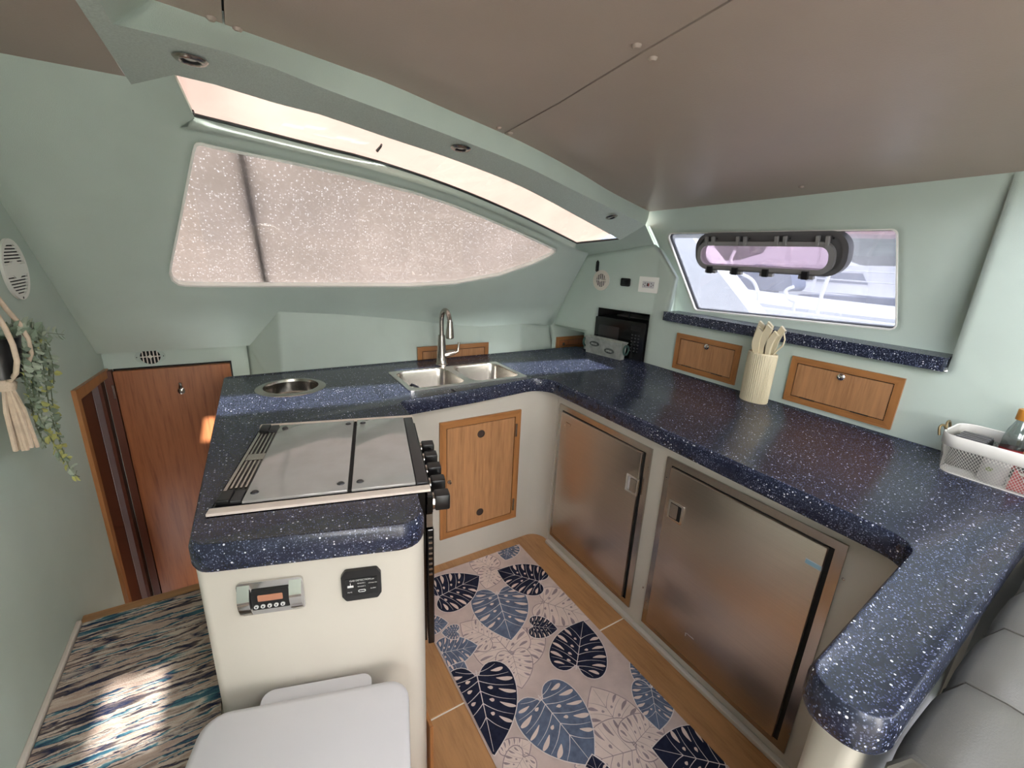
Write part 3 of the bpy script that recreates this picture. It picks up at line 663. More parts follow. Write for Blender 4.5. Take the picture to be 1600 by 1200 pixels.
def fridge(name, label, y0, y1, z0, z1, latch_px, hi):
    t = thing(name, label, 'fridge', (1.2, (y0+y1)/2, 0))
    f = mX(1.2); w_ = .024
    # cabinet box behind the panel, kept clear of it
    obj('body', B().box(1.222, 1.70, y0+.03, y1-.03, z0+.03, z1-.03), 'charcoal', t)
    for nm, l in (('frame_top', [(y0, z1-w_), (y1, z1-w_), (y1, z1), (y0, z1)]), ('frame_bottom', [(y0, z0), (y1, z0), (y1, z0+w_), (y0, z0+w_)]),
                  ('frame_side', [(y0, z0+w_), (y0+w_, z0+w_), (y0+w_, z1-w_), (y0, z1-w_)]), ('frame_side', [(y1-w_, z0+w_), (y1, z0+w_), (y1, z1-w_), (y1-w_, z1-w_)])):
        obj(nm, B().prism(l, [], .0005, .007, f), 'steel', t)
    obj('gasket', B().prism([(y0+w_, z0+w_), (y1-w_, z0+w_), (y1-w_, z1-w_), (y0+w_, z1-w_)], [], -.01, .004, f), 'gap', t)
    ga, gb = (.012, .004) if hi == 'lo' else (.012, .004)
    d = obj('door', B().box(y0+w_+ga, y1-w_-gb, z0+w_+.004, z1-w_-.004, .0045, .017, lambda a, b_, c: f(a, b_, c), b=.002), 'steel_y', t, 40)
    q = PX(latch_px, 1.183); cy_, cz = q.y, q.z
    fo = mX(1.183)
    lo = rrect(cy_-.030, cy_+.030, cz-.036, cz+.036, .004, 2); li = rrect(cy_-.022, cy_+.022, cz-.028, cz+.028, .003, 2)
    lt = obj('latch', B().prism(lo, [li], .0, .004, fo), 'chrome', d)
    obj('latch_recess', B().prism(li, [], .0, .0008, fo), 'gap' if hi == 'hi' else 'white', lt)
    s = -1 if hi == 'lo' else 1
    pl = rrect(cy_-.021, cy_+.009, cz-.026, cz+.026, .003, 2) if hi == 'lo' else rrect(cy_-.009, cy_+.021, cz-.026, cz+.026, .003, 2)
    obj('paddle', B().prism(pl, [], .001, .0045, fo), 'steel', lt)
    return t, d
fA, dA = fridge('built_in_fridge', 'narrower steel fridge door nearest the sink corner', f1[0], f1[1], f1[2], f1[3], (988, 757), 'lo')
fB, dB = fridge('built_in_fridge', 'steel fridge door at the settee end with a blue sticker', f2[0], f2[1], f2[2], f2[3], (1056, 800), 'hi')
def clip(px, d, wy, wz, m, nm='mark', th=.0012):
    q = PX(px, 1.183); obj(nm, B().prism([(q.y-wy, q.z-wz), (q.y+wy, q.z-wz), (q.y+wy, q.z+wz), (q.y-wy, q.z+wz)], [], .0002, th, mX(1.183)), m, d)
clip((888, 661), dA, .016, .0015, 'chrome'); clip((883, 665), dA, .0015, .006, 'chrome'); clip((892, 665), dA, .0015, .006, 'chrome')
clip((1271, 882), dB, .018, .006, 'sticker', 'sticker', .0022); clip((1271, 882), dB, .020, .0075, 'white', 'sticker_backing')
clip((1078, 994), dB, .014, .0015, 'white'); clip((1071, 991), dB, .0015, .006, 'white')
for (px, d) in (((1013, 731), fA), ((1041, 747), fB), ((1005, 918), fA), ((1010, 940), fB), ((1318, 905), fB), ((1234, 1148), fB)):
    q = PX(px, 1.193); obj('screw', B().lathe([(0, 0), (.004, 0), (.003, .002), (0, .0025)], 8, lambda a, b_, c: (1.193-c, q.y+a, q.z+b_)), 'chrome', d)
# ---- cooker
ck = thing('cooker', 'black gimballed cooker with smoked glass lids set in the peninsula', 'cooker', (BL.x, BL.y, 0), math.atan2(US.y, US.x))
def ko(nm, b, m, par=ck, sm=None): return obj(nm, b, m, par, sm, world=False)
ko('body', B().box(.002, .444, .006, .482, .40, .846), 'blackgloss')
ko('oven_door', B().box(.446, .463, -.004, .478, .395, .748, b=.003), 'blackgloss')
ko('side_strip', B().box(.446, .461, .002, .47, .751, .787), 'steel')
ko('control_panel', B().box(.446, .462, .0, .475, .789, .838, b=.003), 'blackgloss')
for k in range(8): ko('vent_slot', B().box(.450, .4585, -.0052, -.0035, .615+.0155*k, .620+.0155*k), 'steel')
for v0, v1 in ((-.003, .020), (.474, .498)): ko('trim_strip', B().box(-.003, .456, v0, v1, .8515, .858, b=.001), 'stripwood')
ko('hob_frame', B().box(.0, .452, .021, .473, .847, .853), 'black')
for u0, u1, nm in ((.056, .270, 'glass_lid'), (.279, .424, 'glass_lid')):
    g = ko(nm, B().box(u0, u1, .027, .468, .856, .863, b=.0015), 'glasslid', sm=30)
    us = [u0+.018, u1-.016] if u0 < .1 else [u0+.018]
    for uu in us:
        for vv in (.06, .44):
            ko('bumper', B().lathe([(0, .002), (.006, .003), (.0085, .001), (.0092, -.001)], 14, lambda a, b_, c: (uu+a, vv+b_, .863+c)), 'charcoal', g, 40)
ko('lid_hinge', B().box(.271, .278, .03, .465, .855, .860), 'gap')
ko('front_rail', B().box(.426, .453, .027, .470, .853, .861, b=.002), 'charcoal', sm=30)
vg = ko('vent_grille', B().box(.004, .054, .03, .466, .853, .857), 'black')
for (v0, v1) in ((.095, .235), (.275, .415)):
    for k in range(4): ko('grille_bar', B().box(.016+.010*k, .0205+.010*k, v0, v1, .857, .8605), 'steel', vg)
ko('grille_bar', B().box(.014, .055, .237, .273, .857, .861), 'steel', vg); ko('grille_bar', B().box(.006, .013, .05, .455, .857, .862), 'steel', vg)
for v0 in (.03, .425): ko('hinge_block', B().box(.006, .032, v0, v0+.045, .855, .868, b=.003), 'black', vg); ko('hinge_plate', B().box(.032, .054, v0, v0+.045, .855, .864, b=.002), 'charcoal', vg)
for k, vv in enumerate((.030, .105, .180, .255, .330)):
    kb = ko('knob', B().lathe([(0, 0), (.021, 0), (.021, .006), (.016, .009), (0, .009)], 18, lambda a, b_, c: (.462+c, vv+a, .806+b_)), 'steel', sm=40)
    ko('grip', B().box(.468, .506, vv-.018, vv+.018, .786, .828, b=.005), 'black', kb, 40)
# ---- instruments on the island end
st = thing('stereo_remote', 'chrome stereo control with a small display on the peninsula end', 'remote control', (FA.x, FA.y, .71))
a0, a1, z0, z1 = .054, .176, .672, .750
obj('housing', B().prism(rrect(a0, a1, z0, z1, .008, 3), [], .0005, .006, mF), 'chrome', st, 40)
def bow(x0, x1, zz0, zz1, h, m, nm, par):
    rows = []
    for k in range(9): t = k/8; zz = zz0+(zz1-zz0)*t; rows.append([mF(x, zz, .006+h*math.sin(PI*t)) for x in (x0, x1)])
    b = B().rows(rows); b.rows([[mF(x0, zz0+(zz1-zz0)*k/8, .005) for k in range(9)], [mF(x0, zz0+(zz1-zz0)*k/8, .006+h*math.sin(PI*k/8)) for k in range(9)]]); b.rows([[mF(x1, zz0+(zz1-zz0)*k/8, .005) for k in range(9)], [mF(x1, zz0+(zz1-zz0)*k/8, .006+h*math.sin(PI*k/8)) for k in range(9)]])
    return obj(nm, b, m, par, 50)
bow(a0+.002, a0+.024, z0+.001, z1-.005, .012, 'chrome', 'side_cheek', st); bow(a1-.026, a1-.003, z0+.001, z1-.005, .012, 'chrome', 'side_cheek', st)
fc = obj('face', B().prism(rrect(a0+.025, a1-.027, z0+.014, z1-.018, .003, 2), [], .0055, .010, mF), 'black', st)
obj('display', B().prism(rrect(a0+.037, a0+.083, .706, .721, .002, 2), [], .0101, .0106, mF), 'lcd', fc)
for k in range(5):
    cxx = a0+.033+.0122*k; obj('key', B().prism(circ(cxx, .6945, .0042, 12), [], .0101, .0125, mF), 'ink', fc); obj('key_mark', B().prism(circ(cxx, .6945, .0018, 8), [], .0126, .0129, mF), 'black', fc)
gd = thing('gas_detector', 'black gas detection panel beside the chrome stereo control', 'gas detector', (FA.x+.27, FA.y-.08, .71))
a0, a1 = .247, .331
hx = [(a0+.010, .675), (a1-.010, .675), (a1-.002, .688), (a1-.002, .737), (a1-.010, .750), (a0+.010, .750), (a0+.002, .737), (a0+.002, .688)]
obj('housing', B().prism(rpoly(hx, .006, 3), [], .0005, .009, mF), 'black', gd, 40)
pf = obj('face', B().prism([(a0+.010, .688), (a1-.010, .688), (a1-.010, .731), (a0+.010, .731)], [], .009, .0102, mF), 'blackgloss', gd)
def text(s_, a, z, h, m, par, f, c, align='CENTER', nm='lettering'):
    cu = bpy.data.curves.new(nm, 'FONT'); cu.body = s_; cu.size = h; cu.align_x = align; cu.align_y = 'CENTER'; cu.extrude = 0
    to = bpy.data.objects.new(nm, cu); C.objects.link(to)
    dg = bpy.context.evaluated_depsgraph_get(); me = bpy.data.meshes.new_from_object(to.evaluated_get(dg)); bpy.data.objects.remove(to)
    b = B(); b.add([f(a+v.co.x, z+v.co.y, c) for v in me.vertices], [tuple(p.vertices) for p in me.polygons]); return obj(nm, b, m, par)
text('GAS DETECTION', (a0+a1)/2-.002, .7265, .0056, 'ink', pf, mF, .0106)
text('SENSOR 1', (a0+a1)/2, .7185, .0036, 'ink', pf, mF, .0106); text('SENSOR 2', (a0+a1)/2, .7105, .0036, 'ink', pf, mF, .0106)
text('POWER ON', a1-.019, .7165, .0032, 'ink', pf, mF, .0106); text('ALARM', a1-.019, .7025, .0034, 'ink', pf, mF, .0106); text('MUTE', a0+.018, .698, .0036, 'ink', pf, mF, .0106)
text('OFF', a1-.019, .7255, .0036, 'ink', pf, mF, .0106)
obj('emblem', B().prism([(a0+.014, .710), (a0+.026, .710), (a0+.026, .715), (a0+.0205, .715), (a0+.0205, .721), (a0+.0195, .721), (a0+.0195, .715), (a0+.014, .715)], [], .0103, .0107, mF), 'ink', pf)
obj('emblem', B().prism(rrect(a0+.035, a0+.050, .696, .7025, .003, 3), [rrect(a0+.0362, a0+.0488, .6972, .7013, .002, 3)], .0103, .0107, mF), 'ink', pf)
# ---- white bin in front of the island
wb = thing('waste_bin', 'white plastic bin with a flat lid against the peninsula end', 'bin', (.05, .66, 0))
def mI(a, n, z): q = FA+FU*a+FN*n; return (q.x, q.y, z)
lr = rrect(-.012, .380, -.335, -.040, .045, 6)
lid = B(); lid.rows([[mI(x, y, z) for x, y in inset(lr, d)] for d, z in ((.010, .474), (.001, .478), (0, .485), (.001, .494), (.006, .4985), (.014, .500))], True, 0, True, True)
obj('lid', lid, 'white', wb, 40)
obj('hinge_flap', B().prism(rrect(.078, .300, -.075, .008, .022, 5), [], .466, .4735, mI), 'white', wb, 40)
bd_ = rrect(.005, .360, -.315, -.055, .04, 5)
obj('bucket', B().rows([[mI(x, y, z) for x, y in inset(bd_, d)] for d, z in ((.035, .002), (.030, .006), (0, .46), (0, .4735))], True, 0, True, False), 'white', wb, 40)
# ================================================================== SINK AND TAP
sk = thing('double_sink', 'stainless steel double bowl sink set in the navy worktop', 'sink', (.82, 1.78, ZT))
rim = rrect(.535, 1.102, 1.630, 1.936, .012, 3)
bowls = [rrect(.556, .802, 1.652, 1.914, .045, 5), rrect(.834, 1.081, 1.652, 1.914, .045, 5)]
obj('rim', B().prism(rim, bowls, ZT+.0005, ZT+.004), 'rimsteel', sk)
for bl in bowls:
    cx = sum(p[0] for p in bl)/len(bl); cy_ = sum(p[1] for p in bl)/len(bl)
    bo = obj('bowl', B().rows([[(x, y, z) for x, y in inset(bl, d)] for d, z in ((0, ZT+.003), (.003, ZT-.006), (.006, ZT-.14), (.016, ZT-.165), (.04, ZT-.175))], True, 0, False, True), 'steel', sk, 50)
    obj('drain', B().lathe([(0, .001), (.018, .001), (.022, .004), (.034, .004), (.036, .0005)], 20, lambda a, b_, c: (cx+a, cy_+b_, ZT-.175+c)), 'chrome', bo, 40)
fc_ = thing('kitchen_faucet', 'brushed nickel gooseneck tap with a side lever behind the sink', 'tap', (.812, 1.972, ZT))
fx, fy = .812, 1.968
obj('base', B().lathe([(0, .003), (.030, .003), (.031, .010), (.026, .016), (.0235, .05), (.0195, .11), (.017, .155), (.0, .156)], 20, lambda a, b_, c: (fx+a, fy+b_, ZT+c)), 'nickel', fc_, 40)
pth = [(fx, fy, ZT+.15), (fx, fy, ZT+.20)]; R_ = .056; dv = Vector((-.05, -1, 0)).normalized()
for k in range(13):
    t = PI*k/12; pth.append(tuple(Vector((fx, fy, ZT+.225))+dv*(R_-R_*math.cos(t))+Vector((0, 0, R_*math.sin(t)))))
obj('spout', B().tube(pth, .0115, 12), 'nickel', fc_, 60)
e = Vector(pth[-1]); ez = e.z
obj('spray_head', B().lathe([(0, .0), (.0135, .0), (.0145, -.02), (.0185, -.055), (.020, -.074), (.015, -.079), (0, -.079)], 16, lambda a, b_, c: (e.x+a, e.y+b_, ez+.012+c)), 'nickel', fc_, 40)
lv = obj('lever_stem', B().tube([(fx, fy, ZT+.058), (fx+.03, fy-.01, ZT+.062), (fx+.062, fy-.022, ZT+.070)], [.017, .016, .011], 12), 'nickel', fc_, 50)
obj('lever', B().tube([(fx+.060, fy-.021, ZT+.066), (fx+.075, fy-.026, ZT+.074), (fx+.079, fy-.027, ZT+.10), (fx+.080, fy-.027, ZT+.118)], [.008, .008, .0055, .006], 10), 'nickel', lv, 50)
br = thing('dish_brush', 'dark handled brush with a pale tassel head lying in the left bowl', 'brush', (.6, 1.70, ZT-.16))
obj('handle', B().tube([(.585, 1.80, ZT-.045), (.592, 1.77, ZT-.016), (.605, 1.735, ZT-.02), (.62, 1.70, ZT-.05)], .006, 8), 'stay', br, 50)
tb = B()
for k in range(9):
    a = random.uniform(-.5, .5); tb.tube([(.62, 1.698, ZT-.05), (.632+.006*k/3, 1.69+.004*a, ZT-.058), (.648+.004*k, 1.684+.02*a, ZT-.063-.004*(k % 3))], [.004, .005, .003], 5)
obj('tassel', tb, 'offwhite', br, 50)
bn = thing('waste_chute', 'round stainless waste bin ring sunk in the worktop corner', 'bin', (.13, 1.868, ZT))
obj('ring', B().lathe([(.098, -.004), (.100, .005), (.106, .006), (.124, .003), (.128, .0006)], 40, lambda a, b_, c: (.13+a, 1.868+b_, ZT+c), cap=False), 'steel', bn, 40)
obj('liner', B().lathe([(.098, -.004), (.098, -.045), (.090, -.05), (.090, -.22), (0, -.22)], 40, lambda a, b_, c: (.13+a, 1.868+b_, ZT+c), cap=False), 'steel', bn, 40)
obj('flap', B().lathe([(0, -.054), (.0895, -.054), (.0895, -.050), (0, -.050)], 40, lambda a, b_, c: (.13+a, 1.868+b_, ZT+c)), 'blackgloss', bn, 40)
# ================================================================== STARBOARD WALL FITTINGS
obj('niche_liner', B().prism([(1.622, .842), (1.98, .842), (1.98, 1.127), (1.622, 1.127)], [], -.016, -.36, mW2, ends=(0, 1)), 'gap', rwo)
mw = thing('microwave', 'black microwave oven in the starboard wall opening', 'microwave', (1.86, 1.8, .85))
obj('case', B().prism([(1.641, .853), (1.962, .853), (1.962, 1.066), (1.641, 1.066)], [], -.13, .002, mW2), 'black', mw)
fo = obj('front', B().prism(rrect(1.640, 1.963, .853, 1.067, .006, 3), [], .002, .014, mW2), 'blackgloss', mw, 40)
obj('door_glass', B().prism(rrect(1.800, 1.935, .925, 1.022, .004, 2), [], .0141, .0150, mW2), 'mwglass', fo)
obj('control_panel', B().prism([(1.648, .860), (1.735, .860), (1.735, 1.06), (1.648, 1.06)], [], .0141, .0148, mW2), 'blackgloss', fo)
for r in range(6):
    for k in range(3): obj('key', B().prism(rrect(1.668+.020*k, 1.678+.020*k, .90+.018*r, .908+.018*r, .002, 2), [], .0149, .0154, mW2), 'charcoal', fo)
obj('display', B().prism([(1.665, 1.02), (1.725, 1.02), (1.725, 1.045), (1.665, 1.045)], [], .0149, .0154, mW2), 'gap', fo)
bar = obj('shelf_bar', B().box(1.90, 1.905, 1.80, 1.805, 1.07, 1.12), 'black', rwo)
# sill
b = B(); sl = rpoly([(1.856, 1.53), (1.856, .425), (1.975, .425), (1.975, 1.53)], [.006, .006, 0, 0], 3)
if area(sl) < 0: sl = sl[::-1]
b.prism(sl, [], 1.104, 1.148)
tag(obj('window_sill', b, 'top'), 'narrow navy speckled ledge below the starboard window', 'sill')
def wall_locker(label, px, y0, y1, z0, z1):
    t = thing('wall_locker', label, 'locker', (1.88, (y0+y1)/2, z0))
    d = locker(t, y0, y1, z0, z1, mX(1.8795), .024, 'wood_h', 'wood', 'wood_h')
    q = PX(px, 1.87)
    obj('knob', B().lathe([(0, 0), (.012, 0), (.013, .003), (.008, .006), (.007, .011), (.003, .012), (0, .009)], 16, lambda a, b_, c: (1.872-c, q.y+a, q.z+b_)), 'chrome', d, 40)
    for yy in (y0+(y1-y0)*.27, y0+(y1-y0)*.76): obj('hinge', B().box(1.869, 1.8725, yy-.028, yy+.028, z0+.0245, z0+.0285), 'nickel', d)
wall_locker('smaller wooden wall locker left of the knife block', (1104, 542), 1.092, 1.437, .870, 1.052)
wall_locker('wooden wall locker between the knife block and the wire basket', (1314, 589), .510, .874, .872, 1.056)
# locker behind the tap, and one in the dark corner
bk = thing('back_locker', 'low wooden locker on the back wall behind the tap', 'locker', (.95, 2.12, ZT))
locker(bk, .742, 1.155, .80, .918, mY(2.125), .024, 'wood_x', 'wood', 'wood_x')
ak = thing('corner_locker', 'wooden locker half hidden in the dark corner beside the microwave', 'locker', (1.85, 2.27, .8))
dk = locker(ak, 1.75, 2.06, .80, .884, mY(2.279), .022, 'wood_x', 'door', 'wood_x')
q = PY((880, 537), 2.27); obj('knob', B().lathe([(0, 0), (.010, 0), (.008, .008), (0, .009)], 12, lambda a, b_, c: (q.x+a, 2.272-c, q.z+b_)), 'chrome', dk, 40)
# vent, switch, hook and outlet
q = PW2((940, 438))
vr = thing('air_vent', 'round white air vent above the microwave', 'vent', (q.x, q.y, q.z)); cy_, cz = q.y, q.z
obj('rim', B().prism(circ(cy_, cz, .054, 28, .058), [circ(cy_, cz, .033, 28, .037)], .0008, .008, mW2), 'offwhite', vr, 40)
obj('throat', B().prism(circ(cy_, cz, .033, 24, .037), [], .0003, .0012, mW2), 'gap', vr)
for k in range(-2, 3):
    h = .035*math.sqrt(1-(k*.012/.034)**2); obj('vane', B().box(cy_+k*.012-.0022, cy_+k*.012+.0022, cz-h, cz+h, .0013, .006, mW2), 'cream_d', vr)
obj('hub', B().prism(circ(cy_, cz, .008, 14), [], .0065, .009, mW2), 'offwhite', vr)
obj('vane_bar', B().box(cy_-.033, cy_+.033, cz-.0025, cz+.0025, .0062, .0078, mW2), 'offwhite', vr)
q = PW2((978, 441)); cy_, cz = q.y, q.z
sw = thing('rocker_switch', 'black rocker switch between the vent and the outlet', 'switch', tuple(q))
obj('bezel', B().prism(rrect(cy_-.029, cy_+.029, cz-.022, cz+.022, .008, 3), [], .0008, .008, mW2), 'black', sw, 40)
for s in (-1, 1): obj('rocker', B().prism(rrect(cy_+s*.0115-.009, cy_+s*.0115+.009, cz-.013, cz+.013, .003, 2), [], .008, .011, mW2), 'blackgloss', sw, 40)
q = PW2((934, 416)); cy_, cz = q.y, q.z
hk = thing('key_hook', 'small black bracket above the white vent', 'hook', tuple(q))
obj('plate', B().prism([(cy_-.009, cz-.026), (cy_, cz-.034), (cy_+.009, cz-.026), (cy_+.009, cz+.024), (cy_, cz+.034), (cy_-.009, cz+.024)], [], .0008, .006, mW2), 'black', hk)
obj('peg', B().prism(rrect(cy_-.004, cy_+.004, cz-.012, cz+.012, .003, 2), [], .006, .014, mW2), 'black', hk)
q = PW2((1014, 445)); cy_, cz = q.y, q.z
ou = thing('wall_outlet', 'white double outlet plate nearest the window', 'outlet', tuple(q))
obj('plate', B().prism(rrect(cy_-.056, cy_+.056, cz-.041, cz+.041, .004, 3), [], .0008, .007, mW2), 'rimwhite', ou, 40)
rec = obj('receptacle', B().prism(rrect(cy_-.033, cy_+.033, cz-.017, cz+.017, .002, 2), [], .007, .0095, mW2), 'white', ou, 40)
for s in (-1, 1):
    for (da, dz) in ((0, .007), (0, -.007), (.010, 0)): obj('slot', B().prism(rrect(cy_+s*(.018+da)-.0016, cy_+s*(.018+da)+.0016, cz+dz-.0035, cz+dz+.0035, .0008, 2), [], .0095, .0099, mW2), 'gap', rec)
obj('test_button', B().prism(rrect(cy_-.0065, cy_-.0008, cz-.008, cz+.008, .001, 2), [], .0095, .0108, mW2), 'ochre', rec); obj('reset_button', B().prism(rrect(cy_+.0008, cy_+.0065, cz-.008, cz+.008, .001, 2), [], .0095, .0108, mW2), 'gap', rec)
# ---- opening port in the starboard window
pt = thing('opening_port', 'grey framed opening port clipped into the starboard window', 'porthole', mN(1.11, 1.40, 0))
Y0, Y1, Z0, Z1 = .785, 1.432, 1.372, 1.535
obj('outer_frame', B().prism(rrect(Y0, Y1, Z0, Z1, .070, 8), [rrect(Y0+.018, Y1-.018, Z0+.014, Z1-.014, .06, 8)], -.018, .020, mN), 'dkgrey', pt, 40)
obj('flange', B().prism(rrect(Y0+.018, Y1-.018, Z0+.014, Z1-.014, .060, 8), [rrect(Y0+.046, Y1-.030, Z0+.022, Z1-.046, .042, 8)], -.018, .012, mN), 'dkgrey', pt, 40)
hs_ = obj('hinged_frame', B().prism(rrect(Y0+.040, Y1-.016, Z0+.006, Z1-.036, .052, 8), [rrect(Y0+.060, Y1-.034, Z0+.024, Z1-.054, .036, 8)], .012, .028, mN), 'grey', pt, 40)
obj('pink_pane', B().prism(rrect(Y0+.058, Y1-.032, Z0+.022, Z1-.052, .037, 8), [], .018, .021, mN), 'pane_pink', pt)
for c_ in (.12, .36, .62, .86):
    yy = Y1-(Y1-Y0)*c_
    for s in (-.020, .014): obj('hinge_clip', B().box(yy+s-.007, yy+s+.007, Z1-.050, Z1-.014, .020, .033, mN, b=.002), 'grey', pt)
    obj('screw', B().prism(circ(yy-.036, Z1-.024, .0035, 8), [], .020, .022, mN), 'black', pt)
for c_ in (.145, .34, .555, .80):
    yy = Y1-(Y1-Y0)*c_
    lt = obj('latch', B().box(yy-.028, yy+.028, Z0-.012, Z0+.002, .016, .034, mN, b=.002), 'grey', pt)
    obj('latch_grip', B().box(yy-.013, yy+.013, Z0-.012, Z0+.020, .034, .044, mN, b=.002), 'black', lt)
# ================================================================== ON THE WORKTOP
# zinc trough
tz = thing('zinc_planter', 'embossed galvanised trough with ring handles before the microwave', 'planter', (1.80, 1.845, ZT))
ang = math.atan2(1.711-1.979, 1.771-1.751)
def mZ(a, b_, c): u_ = Vector((.037, -.264)).normalized(); n_ = Vector((-u_.y, u_.x)); q = Vector((1.735, 1.975))+u_*a+n_*b_; return (q.x, q.y, ZT+c)
Lz = .268
tr_ = [(0, 0), (Lz, 0), (Lz, .052), (0, .052)]
obj('trough', B().rows([[mZ(x, y, z) for x, y in inset(tr_, d)] for d, z in ((.008, .001), (0, .094), (-.003, .094), (-.003, .100), (.003, .100), (.006, .09), (.012, .012))], True, 0, True, True), 'zinc', tz)
for cxx, czz in ((.075, .063), (.185, .040)):
    o_ = obj('medallion', B().prism(circ(cxx, czz, .034, 20, .015), [], -.0005, -.006, lambda a, b_, c: mZ(a, c+(.094-b_)*.085, b_)), 'zincdark', tz, 40)
    for k in range(-1, 2): obj('petal', B().prism(circ(cxx+k*.014, czz, .007, 10, .006), [], -.006, -.0085, lambda a, b_, c: mZ(a, c+(.094-b_)*.085, b_)), 'zinc', o_)
obj('rim_scroll', B().tube([mZ(.02, -.004, .097), mZ(Lz-.02, -.004, .097)], .003, 6), 'zinc', tz)
for a_, s in ((Lz, 1), (0, -1)): obj('ring_handle', B().tube([mZ(a_+s*(.004+.010), .026+.022*math.cos(t), .060+.026*math.sin(t)) for t in [2*PI*k/18 for k in range(19)]], .006, 8), 'patina', tz, 60)
# knife block
kx, ky = 1.795, .952
kb_ = thing('knife_block', 'ribbed ivory knife holder standing between the wall lockers', 'knife block', (kx, ky, ZT))
def oval(rx, ry, z, rib, lean=0):
    return [(kx+(rx+rib*math.cos(44*t))*math.cos(t)+lean, ky+(ry+rib*math.cos(44*t))*math.sin(t), z) for t in [2*PI*k/176 for k in range(176)]]
ob = obj('body', B().rows([oval(.036, .054, ZT+.001, .0008), oval(.038, .056, ZT+.006, .0014), oval(.039, .0575, ZT+.200, .0014), oval(.039, .0575, ZT+.206, 0), oval(.036, .0545, ZT+.209, 0), oval(.033, .052, ZT+.205, 0)], True, 0, True, True), 'ivory', kb_, 60)
def knife(label, dy, dx, h, lean, wdt=.013, bend=.006):
    t = thing('knife', label, 'knife', (kx+dx, ky+dy, ZT+.207), 0, 'ivory handled knives in the holder')
    rows = []
    for k in range(9):
        s = k/8; z = ZT+.2062+h*s; yc = ky+dy+lean*s+bend*math.sin(PI*s*1.3); ww = wdt*(.75+.35*math.sin(PI*(.15+.8*s))); tp = .0065
        if k == 8: sl_ = .018
        else: sl_ = 0
        rows.append([(kx+dx-tp, yc-ww, z-sl_), (kx+dx+tp, yc-ww, z-sl_), (kx+dx+tp, yc+ww, z), (kx+dx-tp, yc+ww, z)])
    obj('handle', B().rows(rows, True, 0, True, True), 'ivory', t, 50)
knife('ivory knife handle at the far left of the holder', .030, .010, .125, .006, .015)
knife('ivory knife handle second from the left, front of the holder', .020, -.014, .105, .004, .014)
knife('tallest ivory knife handle in the middle of the holder', .002, .012, .128, .002, .013)
knife('broad ivory knife handle in front of the tallest one', -.004, -.012, .118, -.004, .014)
knife('shortest ivory knife handle leaning right in the holder', -.022, -.012, .098, -.016, .011)
knife('ivory knife handle leaning farthest right in the holder', -.026, .014, .118, -.022, .012)
sg = thing('scissors', 'ivory scissors with a thin loop at the right of the holder', 'scissors', (kx, ky-.04, ZT+.207))
obj('loop', B().tube([(kx+.002, ky-.040, ZT+.207), (kx+.002, ky-.052, ZT+.228), (kx+.002, ky-.068, ZT+.25), (kx+.002, ky-.071, ZT+.275), (kx+.002, ky-.062, ZT+.30)], .003, 8), 'ivory', sg, 60)
# wire basket and its contents
bs = thing('wire_basket', 'white mesh basket of groceries at the right end of the worktop', 'basket', (1.765, .2, ZT))
bl_ = rrect(1.668, 1.862, .085, .345, .045, 6)
obj('mesh_side', B().rows([[(x, y, z) for x, y in inset(bl_, d)] for d, z in ((.016, ZT+.004), (.012, ZT+.012), (.002, ZT+.082))], True, 0, False, False), 'mesh', bs, 60)
obj('base', B().prism(inset(bl_, .016), [], ZT+.0008, ZT+.004), 'basket', bs)
obj('rim_band', B().rows([[(x, y, z) for x, y in inset(bl_, d)] for d, z in ((.002, ZT+.080), (0, ZT+.082), (-.002, ZT+.112), (0, ZT+.115), (.003, ZT+.113), (.004, ZT+.082), (.002, ZT+.080))], True), 'basket', bs, 50)
hd = [(1.695, .350, ZT+.098), (1.700, .356, ZT+.120), (1.715, .352, ZT+.126), (1.722, .345, ZT+.112), (1.735, .348, ZT+.112), (1.742, .352, ZT+.128), (1.762, .352, ZT+.130), (1.768, .348, ZT+.112)]
obj('wire_handle', B().tube([tuple(v) for v in resample(hd, 24)], .0032, 8), 'brass', bs, 60)
wires = B(); NB = 110; rings = [[(v.x, v.y, z) for v in linres([Vector((x, y, 0)) for x, y in (lambda l: l+l[:1])(inset(bl_, d))], NB+1)[:NB]] for d, z in ((.015, ZT+.006), (.002, ZT+.082))]
for k in range(NB):
    for sft in (-7, 7): wires.tube([rings[0][k], rings[1][(k+sft) % NB]], .00055, 4)
o_ = obj('mesh_wire', wires, 'basket', bs); o_['kind'] = 'stuff'
sp = thing('scouring_pad', 'dark ridged pad lying in the left end of the wire basket', 'sponge', (1.80, .30, ZT+.06))
obj('pad', B().box(1.745, 1.835, .262, .330, ZT+.066, ZT+.092, b=.004), 'black', sp)
for k in range(4): obj('ridge', B().box(1.752+.021*k, 1.766+.021*k, .264, .328, ZT+.092, ZT+.097, b=.002), 'dkgrey', sp)
tag(obj('pad_box', B().box(1.745, 1.835, .258, .332, ZT+.005, ZT+.065, b=.004), 'dkgrey'), 'dark grey carton under the ridged pad in the basket', 'box')
cn = thing('white_canister', 'white canister with a small green mark inside the wire basket', 'canister', (1.712, .222, ZT+.005))
obj('body', B().lathe([(0, .005), (.026, .005), (.028, .009), (.028, .078), (.025, .084), (0, .084)], 20, lambda a, b_, c: (1.718+a, .226+b_, ZT+c)), 'white', cn, 40)
obj('mark', B().prism(circ(.232, ZT+.045, .008, 12, .006), [], .0, .001, mX(1.6893)), 'sage', cn)
